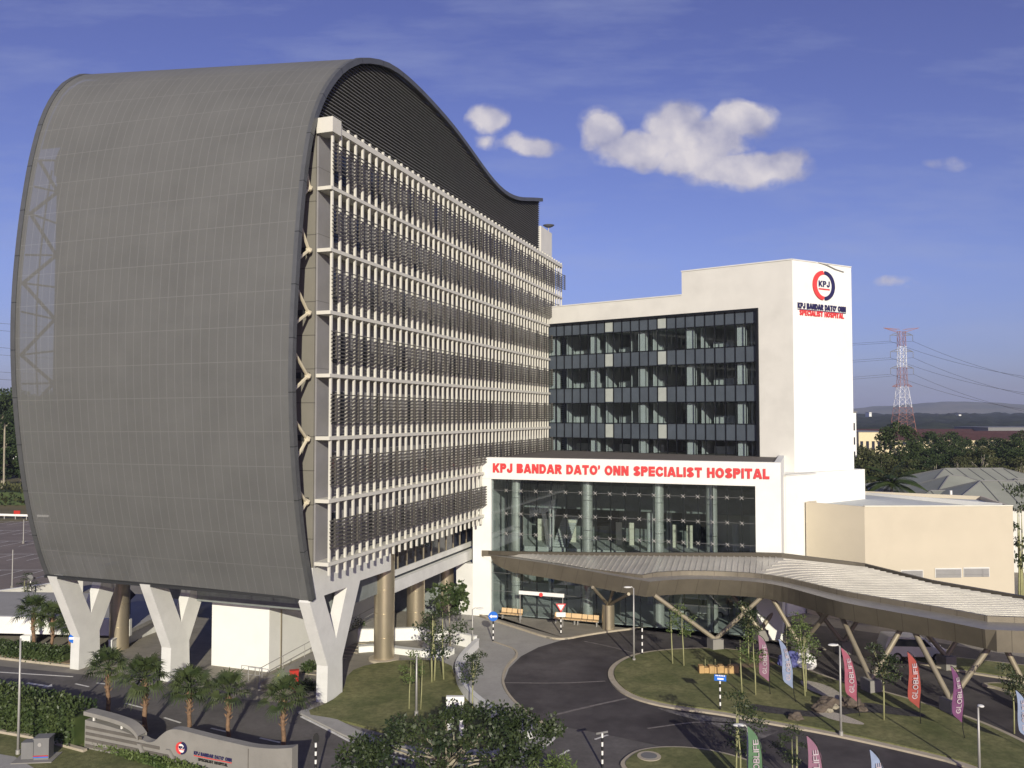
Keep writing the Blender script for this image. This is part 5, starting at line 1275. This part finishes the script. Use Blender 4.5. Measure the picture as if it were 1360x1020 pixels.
# white van parked beyond the struts
def van(label, p, rz):
    t = thing('parked_van', label, 'van', (0, 0, 0))
    prof = [(-2.2, .35), (2.2, .35), (2.25, .75), (2.05, .95), (1.2, 1.08), (.6, 1.72), (-2.0, 1.78), (-2.25, 1.1)]
    mb = MB(); mb.extr([V((x, -.85, z)) for x, z in prof], V((0, 1.7, 0))); bo = mb.build('body', m_whitep, t)
    bv = bo.modifiers.new('bevel', 'BEVEL'); bv.width = .08; bv.segments = 2
    for s_ in (-1, 1):
        y = .852*s_; mb = MB(); mb.extr([V((x, y, z)) for x, z in ((-1.9, 1.12), (1.0, 1.12), (.52, 1.62), (-1.85, 1.66))], V((0, .012*s_, 0))); mb.build('side_window', m_win, t)
        for x in (-1.4, 1.4):
            mb = MB(); mb.tube(V((x, .70*s_, .33)), V((x, .90*s_, .33)), .33, n=20); wh = mb.build('wheel', m_blackp, t); mb = MB(); mb.tube(V((x, .90*s_, .33)), V((x, .915*s_, .33)), .19, n=14); mb.build('rim', m_pole, wh)
    mb = MB(); mb.extr([V((1.17, -.7, 1.12)), V((1.17, .7, 1.12)), V((.64, .66, 1.68)), V((.64, -.66, 1.68))], V((.03, 0, .02))); mb.build('windscreen', m_win, t)
    for y in (-.62, .62): MB().cbox(V((2.22, y, .72)), .06, .3, .16).build('headlight', m_steel, t)
    t.location = p; t.rotation_euler = (0, 0, rz); return t
van('white van parked behind the canopy struts at the right', G(1212, 875), R(-4))
van('white car half hidden under the canopy behind the thin island tree', G(935, 818), R(-15))

# left side: ramp deck, walls
d0, d1 = V((-75, 68.5, 0)), V((DP(150, 800, 62).x, 64.8, 0)); dd_ = (d1-d0).normalized(); dn = V((-dd_.y, dd_.x, 0))
zt_, zb0 = 18-270*64.5/1100, 18-292*64.5/1100
dk = thing('ramp_deck', 'low white edged ramp deck behind the palms at the far left', 'ramp deck', d1)
MB().obox(d0+Z*zb0, d1-d0, dn*.3, Z*(zt_-zb0)).build('edge_wall', m_white, dk); MB().obox(d0+dn*.31+Z*(zb0+.2), d1-d0, dn*12, Z*.3).build('deck', m_apron, dk)
MB().cbox(S(G(37, 858), 0), .8, .8, zb0-.01).build('pier', m_white, dk)
w0, w1 = G(-160, 828), G(110, 787); t = thing('ramp_wall', 'long pale parapet wall behind the ramp deck at the far left', 'wall', w1); zq_ = 1.3
wv_ = (w1-w0).normalized(); MB().obox(w0, w1-w0, V((-wv_.y, wv_.x, 0))*.3, Z*zq_).build('wall', m_white2, t)
MB().obox(w0+Z*(zq_+.003)-V((-wv_.y, wv_.x, 0))*.05, w1-w0, V((-wv_.y, wv_.x, 0))*.4, Z*.09).build('coping', m_conc_w, t)
t = thing('white_wall', 'small white wall beyond the bronze column, seen between the left legs', 'wall', G(190, 838)); g = G(188, 836); MB().obox(g, (G(208, 834)-g), V((0, .3, 0)), Z*.8).build('wall', m_white, t); MB().obox(g+Z*.803-V((0, .03, 0)), (G(208, 834)-g), V((0, .36, 0)), Z*.06).build('coping', m_conc_w, t)
p = G(172, 838); t = thing('diamond_sign', 'black diamond shaped sign back on a thin pole between the left legs', 'road sign', p); MB().tube(p, p+Z*3.0, .05, n=8).build('pole', m_blackp, t); o_ = p+Z*3.0+fw*.06; MB().extr([o_-X*.5, o_-Z*.5, o_+X*.5, o_+Z*.5], fw*.03).build('sign_face', m_blackp, t)

# ------------------------------------------------------------------ beyond the site
def ridge(name, x0, x1, y0, y1, nx, ny, f, m):
    mb = MB(); g = []
    for j in range(ny+1):
        row = []
        for i in range(nx+1):
            x = x0+(x1-x0)*i/nx; y = y0+(y1-y0)*(j/ny)**1.4; row.append(mb.v((x, y, f(x, y, j/ny))))
        g.append(row)
    for j in range(ny):
        for i in range(nx): mb.bm.faces.new((g[j][i], g[j][i+1], g[j+1][i+1], g[j+1][i])).smooth = True
    return struct(mb, name, m)
def fh(x, y, k):
    base = 6+24*max(0, (y-700)/1000)*(.75+.5*noise.noise(V((x*.0016, y*.001, 3))))
    return min(base, 34)*min(1, k*8)+6.5*noise.noise(V((x*.035, y*.03, 0)))+4*noise.noise(V((x*.12, y*.1, 7)))-1
ridge('wooded_hills', -1500, 1500, 620, 1750, 300, 90, fh, m_hill)
def fm_(x, y, k):
    d = ((x-2000)/420)**2; s_ = ((x-1250)/700)**2
    return (52*math.exp(-d)+8*math.exp(-s_)+22+8*noise.noise(V((x*.004, y*.004, 2))))*math.sin(math.pi*min(1, max(0.0, k*.9+.0)))+6*noise.noise(V((x*.012, y*.01, 5)))-2
ridge('far_mountain', -3200, 3600, 3000, 4600, 200, 30, fm_, m_mount)
sheet('access_road', [V((60, 118)), V((230, 150)), V((230, 162)), V((60, 130))], .02, m_asph)
sheet('far_lot', [V((90, 176)), V((260, 190)), V((260, 215)), V((90, 200))], .02, m_asph_d)
gt = 'trees beyond the annex'; gl = 'trees beyond the car park'
fA = leaf_tree('far_tree', 'tall dark round topped tree standing in front of the red and white pylon', 'tree', 31, 14, 9.5, (4.4, 4.4, 5.6), 74, 90, .46, 1.05, .30, m_leaf_far, m_bark_g, gt, flat=.8, aspect=.7)
fB = leaf_tree('far_tree', 'dark spreading tree right of the pylon, before the yellow terrace houses', 'tree', 32, 12, 8.2, (5.6, 5.0, 4.2), 70, 90, .46, 1.1, .28, m_leaf_far, m_bark_g, gt, flat=.6, aspect=.7)
fC = leaf_tree('far_tree', 'thin olive tree with pale bare trunks above the grey hip roofs', 'tree', 33, 11, 8.0, (3.6, 3.4, 3.0), 26, 60, .42, .95, .26, m_leaf_far2, m_bark_g, gt, stems=2, flat=.5, aspect=.6)
fD = leaf_tree('far_tree', 'low olive bushy tree beside the white apartment block', 'tree', 34, 6, 3.6, (4.2, 3.6, 3.2), 44, 80, .40, .9, .2, m_leaf_far2, m_bark_g, gt, flat=.7, aspect=.7)
def far(proto, px, D, top_py, label=None, group=None, H=None, wx=1., first=False):
    zt = 18+(551-top_py)*D/F; bb = {fA: 15.4, fB: 12.8, fC: 11.8, fD: 7.0}[proto]; k = zt/bb; loc = S(DP(px, 551, D), 0)
    if first: proto.location = loc; proto.scale = (k*wx, k*wx, k); return proto
    return dup(proto, loc, random.uniform(0, 6.28), (k*wx, k*wx, k), label, group)
far(fA, 1192, 190, 561, first=True); far(fB, 1238, 225, 573, first=True, wx=1.1); far(fC, 1302, 175, 592, first=True); far(fD, 1149, 175, 602, first=True)
lb = 'one of the dark trees massed beyond the grey hip roofs'; lo_ = 'one of the olive trees in the belt beyond the grey hip roofs'
random.seed(12)
for px, D, ty_, pr in ((1262, 250, 578, fB), (1281, 235, 588, fA), (1322, 240, 586, fB), (1344, 215, 586, fA), (1362, 230, 580, fB), (1385, 220, 584, fA), (1305, 265, 583, fA), (1250, 190, 592, fB), (1222, 210, 600, fA), (1270, 185, 600, fB), (1335, 185, 602, fB), (1356, 180, 600, fA), (1410, 190, 590, fB), (1288, 180, 606, fA), (1316, 200, 600, fB), (1240, 170, 606, fB)):
    far(pr, px, D, ty_-random.choice((2, 5, 9)), lb, 'dark trees beyond the hip roofs', wx=random.uniform(.85, 1.2))
for px, D, ty_, pr in ((1165, 170, 596, fD), (1158, 150, 612, fD), (1207, 178, 612, fD), (1228, 160, 618, fD), (1255, 158, 616, fC), (1275, 165, 604, fC), (1330, 165, 598, fC), (1350, 160, 604, fC), (1290, 158, 620, fD), (1312, 158, 616, fD), (1372, 165, 606, fC), (1142, 215, 592, fD), (1345, 150, 622, fD), (1180, 140, 622, fD)):
    far(pr, px, D, ty_+random.choice((0, 4, 9)), lo_, 'olive trees beyond the hip roofs', wx=random.uniform(.8, 1.2))
for px, D, ty_, pr in ((-90, 230, 520, fB), (-55, 215, 530, fA), (-28, 240, 514, fB), (-5, 225, 522, fA), (16, 250, 516, fB), (38, 240, 524, fB), (64, 230, 520, fA), (92, 245, 526, fB), (120, 235, 530, fA), (-20, 190, 560, fA), (5, 185, 575, fB), (30, 190, 580, fB), (58, 185, 585, fB), (-60, 185, 570, fB), (85, 190, 585, fA), (150, 240, 530, fB), (-120, 210, 540, fA)):
    far(pr, px, D, ty_, 'one of the dark tall trees massed beyond the car park at the far left', gl)
op = feather_palm(5, 'arching dark palm behind the white block and the beige annex', 9.4, 4.8, 20); op.location = S(DP(1183, 551, 104), 0)
cp_ = feather_palm(6, 'slim coconut palm among the dark trees at the left edge', 17, 3.2, 16); cp_.location = S(DP(7, 551, 172), 0); cp_.scale = (.9, .9, .98)
cq = dup(td, S(DP(1358, 551, 80), 0), .7, (1.7, 1.7, 2.5), 'tall dark tiered tree at the right edge beside the beige annex', 'trees beyond the annex')
ct_ = dup(td, G(36, 800), 1., .62, 'small dark tree at the edge of the car park above the pale parapet', 'trees beyond the car park')
hedge('verge_hedge', 'wide light green hedge bank beyond the car park at the far left', [V((-150, 172, 0)), V((-80, 168, 0)), V((-30, 165, 0))], 9, 3.2, .9, 5000, m_leaf_far2, 'hedge bank')
mb = MB(); g = S(DP(-60, 690, 146), 0); g_ = S(DP(72, 690, 142), 0); t = thing('guard_fence', 'low white guard rail with a red marker beyond the car park', 'guard rail', g)
MB().obox(g+Z*.55, g_-g, V((0, .1, 0)), Z*.35).build('rail', m_whitep, t)
for k in range(9): MB().obox(g.lerp(g_, (k+.5)/9), V((.12, 0, 0)), V((0, .1, 0)), Z*.548).build('post', m_pole, t)
MB().obox(S(DP(18, 690, 143.5), .9), V((1.1, 0, 0)), V((0, .1, 0)), Z*.6).build('red_marker', m_redsign, t)
for i, (px, py, ty_) in enumerate(((16, 783, 730), (31, 722, 690))):
    p = G(px, py); t = thing('street_lamp', ('nearer' if i == 0 else 'farther')+' thin lamp pole standing in the car park at the left', 'lamp post', p, 'car park lamp poles'); MB().tube(p, S(p, DP(px, ty_, p.y).z), .07, .05, 8).build('pole', m_pole, t); MB().tube(p, p+Z*.4, .16, n=8).build('base', m_conc, t)
# grey hip roofed building
def hip(parent, cx, cy, Lx, Wy, ez, rz_, rot, ribs=True):
    ux = V((math.cos(rot), math.sin(rot), 0)); uy = V((-math.sin(rot), math.cos(rot), 0)); c = V((cx, cy, 0))
    P = lambda a, b, z: c+ux*a+uy*b+Z*z
    MB().obox(P(-Lx/2+.6, -Wy/2+.6, 0), ux*(Lx-1.2), uy*(Wy-1.2), Z*(ez-.02)).build('wall', m_white2, parent)
    e = [P(-Lx/2, -Wy/2, ez), P(Lx/2, -Wy/2, ez), P(Lx/2, Wy/2, ez), P(-Lx/2, Wy/2, ez)]; r1_, r2_ = P(-(Lx-Wy)/2, 0, rz_), P((Lx-Wy)/2, 0, rz_)
    mb = MB(); mb.face([e[0], e[1], r2_, r1_]); mb.face([e[1], e[2], r2_]); mb.face([e[2], e[3], r1_, r2_]); mb.face([e[3], e[0], r1_]); mb.face(e); rf_ = mb.build('roof', m_tile, parent)
    rb = MB()
    rb.tube(r1_, r2_, .12, n=5)
    for q_, w_ in ((e[0], r1_), (e[3], r1_), (e[1], r2_), (e[2], r2_)): rb.tube(q_, w_, .10, n=5)
    if ribs:
        n_ = int((Lx-Wy)/1.7)
        for k in range(n_+1): a_ = -(Lx-Wy)/2+(Lx-Wy)*k/max(1, n_); rb.tube(P(a_+.0, -Wy/2, ez+.03), P(a_, 0, rz_+.03), .06, n=4)
    rb.build('roof_ribs', m_cab, rf_)
hb = thing('hip_roofed_building', 'low building with several grey ribbed hip roofs beyond the beige annex', 'building', S(DP(1290, 551, 118), 0))
q_ = DP(1292, 551, 124); hip(hb, q_.x, 124, 26, 17, 6.9, 10.0, .05)
q_ = DP(1335, 551, 101); hip(hb, q_.x, 101, 19, 13, 7.2, 9.95, -.12)
q_ = DP(1256, 551, 104); hip(hb, q_.x, 104, 13, 9, 7.0, 8.5, -.1)
q_ = DP(1268, 551, 112); hip(hb, q_.x, 112, 12, 10, 7.4, 9.8, .05, False)
q_ = DP(1375, 551, 112); hip(hb, q_.x, 112, 18, 12, 7.2, 9.4, .05)
q_ = DP(1263, 664, 99); MB().tube(S(q_, 7.2), S(q_, 9.0), .16, n=8).build('vent_pipe', m_whitep, hb)
# white apartment slice, sheds, terraces, brick building
def facade_block(name, label, px0, px1, D, dep, top_py, m, rows_=0, colsn=0, sill=2.5, cat='building', wm_=None):
    a, b = S(DP(px0, 551, D), 0), S(DP(px1, 551, D), 0); zt = 18+(551-top_py)*D/F; t = thing(name, label, cat, a)
    MB().obox(a, b-a, V((0, dep, 0)), Z*zt).build('wall', m, t); MB().obox(a+Z*(zt+.003)-V((.2, .2, 0)), b-a+V((.4, 0, 0)), V((0, dep+.4, 0)), Z*.25).build('roof', m_cab, t)
    for i in range(rows_):
        for j in range(colsn):
            x = a.x+(b.x-a.x)*(j+.25)/colsn; z = sill+(zt-sill-.8)*i/rows_; MB().obox(V((x, a.y-.04, z)), V(((b.x-a.x)*.5/colsn, 0, 0)), V((0, .06, 0)), Z*(zt-sill)/rows_*.5).build('window', m_win, t)
    return t
facade_block('apartment_block', 'white apartment block peeping out right of the logo wall', 1085, 1137, 178, 12, 548, m_white, 5, 7, 2.5)
facade_block('warehouse', 'long pale warehouse with grey roof left of the pylon trees', 1140, 1186, 330, 30, 574, m_yellow, 1, 6, 4)
facade_block('warehouse', 'long grey roofed warehouse at the right edge beyond the terrace houses', 1312, 1420, 520, 40, 568, m_cab, 1, 8, 6)
facade_block('warehouse', 'long low white building behind the trees at the left edge', -140, 24, 330, 25, 566, m_white, 1, 10, 3)
facade_block('warehouse', 'white building with a red brown roof at the left edge', -80, 22, 420, 25, 558, m_redroof, 1, 8, 4)
p = S(DP(1344, 551, 100), 0); t = thing('brick_building', 'red brick building with white bands at the right edge behind the annex', 'building', p)
zt = 18-143*100/F
MB().obox(p, V((14, 0, 0)), V((0, 9, 0)), Z*zt).build('wall', m_brick, t); MB().obox(p+V((-.4, -.5, zt+.003)), V((15, 0, 0)), V((0, 10, 0)), Z*1.3).build('roof', m_white, t)
for z in (.9, zt*.5): MB().obox(p+V((-.05, -.08, z)), V((14.1, 0, 0)), V((0, .1, 0)), Z*.35).build('white_band', m_white, t)
for k in range(5): MB().obox(p+V((.6+k*2.6, -.05, zt*.5+.4)), V((1.7, 0, 0)), V((0, .07, 0)), Z*1.2).build('window', m_win, t)
th = thing('terrace_house', 'pale yellow terrace house with dark red roof beyond the tree belt', 'house', (0, 0, 0), 'terrace houses beyond the trees')
MB().obox((-3.9, 0, 0), V((7.8, 0, 0)), V((0, 9, 0)), Z*6.2).build('wall', m_yellow, th)
mb = MB(); mb.extr([V((-4, -.8, 6.0)), V((-4, 4.5, 9.0)), V((-4, 9.8, 6.0))], V((8, 0, 0))); mb.build('roof', m_redroof, th)
for x in (-2.9, .6):
    for z in (.9, 3.9): MB().obox((x, -.05, z), V((2.2, 0, 0)), V((0, .07, 0)), Z*1.3).build('window', m_win, th)
k = 0
for row, (D, n_, x0) in enumerate(((392, 15, 172), (455, 16, 196), (520, 16, 180))):
    for i in range(n_):
        x = x0+i*8.1; loc = V((x, D+.10*(x-170), 0))
        if k == 0: th.location = loc
        else: dup(th, loc)
        k += 1
# pylon and lines
pD = 415; pc = S(DP(1199, 551, pD), 0); zy = lambda y: 18+(551-y)*pD/F
py_ = thing('lattice_pylon', 'tall red and white lattice pylon rising behind the dark trees', 'pylon', pc)
hw = lambda z: 5.6-(5.6-1.75)*min(1, z/zy(508)) if z < zy(508) else 1.75-.35*(z-zy(508))/(zy(440)-zy(508))
segs = [(0, zy(541), m_pyr), (zy(541), zy(514), m_pyw), (zy(514), zy(488), m_pyr), (zy(488), zy(460), m_pyw), (zy(460), zy(440), m_pyr)]
for z0, z1, m_ in segs:
    mb = MB(); n_ = max(2, int((z1-z0)/3.4))
    for k in range(n_):
        a, b = z0+(z1-z0)*k/n_, z0+(z1-z0)*(k+1)/n_; A_ = [pc+V((sx_*hw(a), sy_*hw(a), a)) for sx_, sy_ in ((-1, -1), (1, -1), (1, 1), (-1, 1))]; B_ = [pc+V((sx_*hw(b), sy_*hw(b), b)) for sx_, sy_ in ((-1, -1), (1, -1), (1, 1), (-1, 1))]
        for i in range(4):
            j = (i+1) % 4; mb.tube(A_[i], B_[i], .13, n=4); mb.tube(A_[i], B_[j], .065, n=4); mb.tube(A_[j], B_[i], .065, n=4); mb.tube(B_[i], B_[j], .065, n=4)
    mb.build('lattice', m_, py_)
def arm_(z, L, up_, m_):
    mb = MB()
    for sx_ in (-1, 1):
        tip = pc+V((sx_*L, 0, z+up_)); w_ = hw(z)
        for sy_ in (-1, 1): mb.tube(pc+V((sx_*w_, sy_*w_, z)), tip, .12, n=4); mb.tube(pc+V((sx_*w_, sy_*w_, z+1.4)), tip, .12, n=4)
        if up_ == 0: mb.tube(tip, tip-Z*3.0, .12, n=4)
    mb.build('cross_arm', m_, py_)
arm_(zy(441), 9.0, 2.2, m_pyr)
for y in (445, 467, 489): arm_(zy(y), 5.7, 0, m_cab)
arm_(zy(514), 5.0, .3, m_pyr)
gw = 'power lines of the pylon'; pos_ = ('upper', 'middle', 'lower')
for i, y in enumerate((445, 467, 489)):
    for sx_, nm in ((-1, 'rear'), (1, 'front')):
        a = pc+V((sx_*5.7, 0, zy(y)-3.0))
        for side_, e, sag in (('right', DP(1620+sx_*6, 512+i*22+sx_*9, 330), 9), ('left', DP(-420, 392+i*36+sx_*7, 300), 12)):
            pts = [a.lerp(e, k/24)-Z*sag*4*(k/24)*(1-k/24) for k in range(25)]
            o_ = MB().path(pts, .075, 4).build('power_line', m_wire); tag(o_, '%s %s power line running %s from the red and white pylon' % (pos_[i], nm, side_), 'power line', gw)
# far white buildings on the hills
for px, py, D, lb in ((1156, 547, 1300, 'tiny white building on the hill ridge left of the pylon'), (1275, 550, 1300, 'tiny white building on the wooded hill right of the pylon'), (1245, 553, 1250, 'smallest pale building among the hill trees right of the pylon')):
    facade_block('hill_house', lb, px-1.6, px+1.6, D, 14, py+.6, m_white, 1, 2, 20, 'house')

# ------------------------------------------------------------------ air
hz = MB(); hz.obox((-5000, -350, -1), V((10000, 0, 0)), V((0, 6300, 0)), Z*150)
hm = bpy.data.materials.new('haze_air'); hm.use_nodes = True; t = hm.node_tree; t.nodes.remove(t.nodes['Principled BSDF'])
pv_ = t.nodes.new('ShaderNodeVolumePrincipled'); pv_.inputs['Color'].default_value = (.62, .70, .95, 1); pv_.inputs['Density'].default_value = .00013; pv_.inputs['Anisotropy'].default_value = 0.0
t.links.new(pv_.outputs[0], t.nodes['Material Output'].inputs['Volume'])
o = hz.build('haze', hm); o['kind'] = 'stuff'; o['label'] = 'pale blue haze over the far hills'; o['category'] = 'haze'
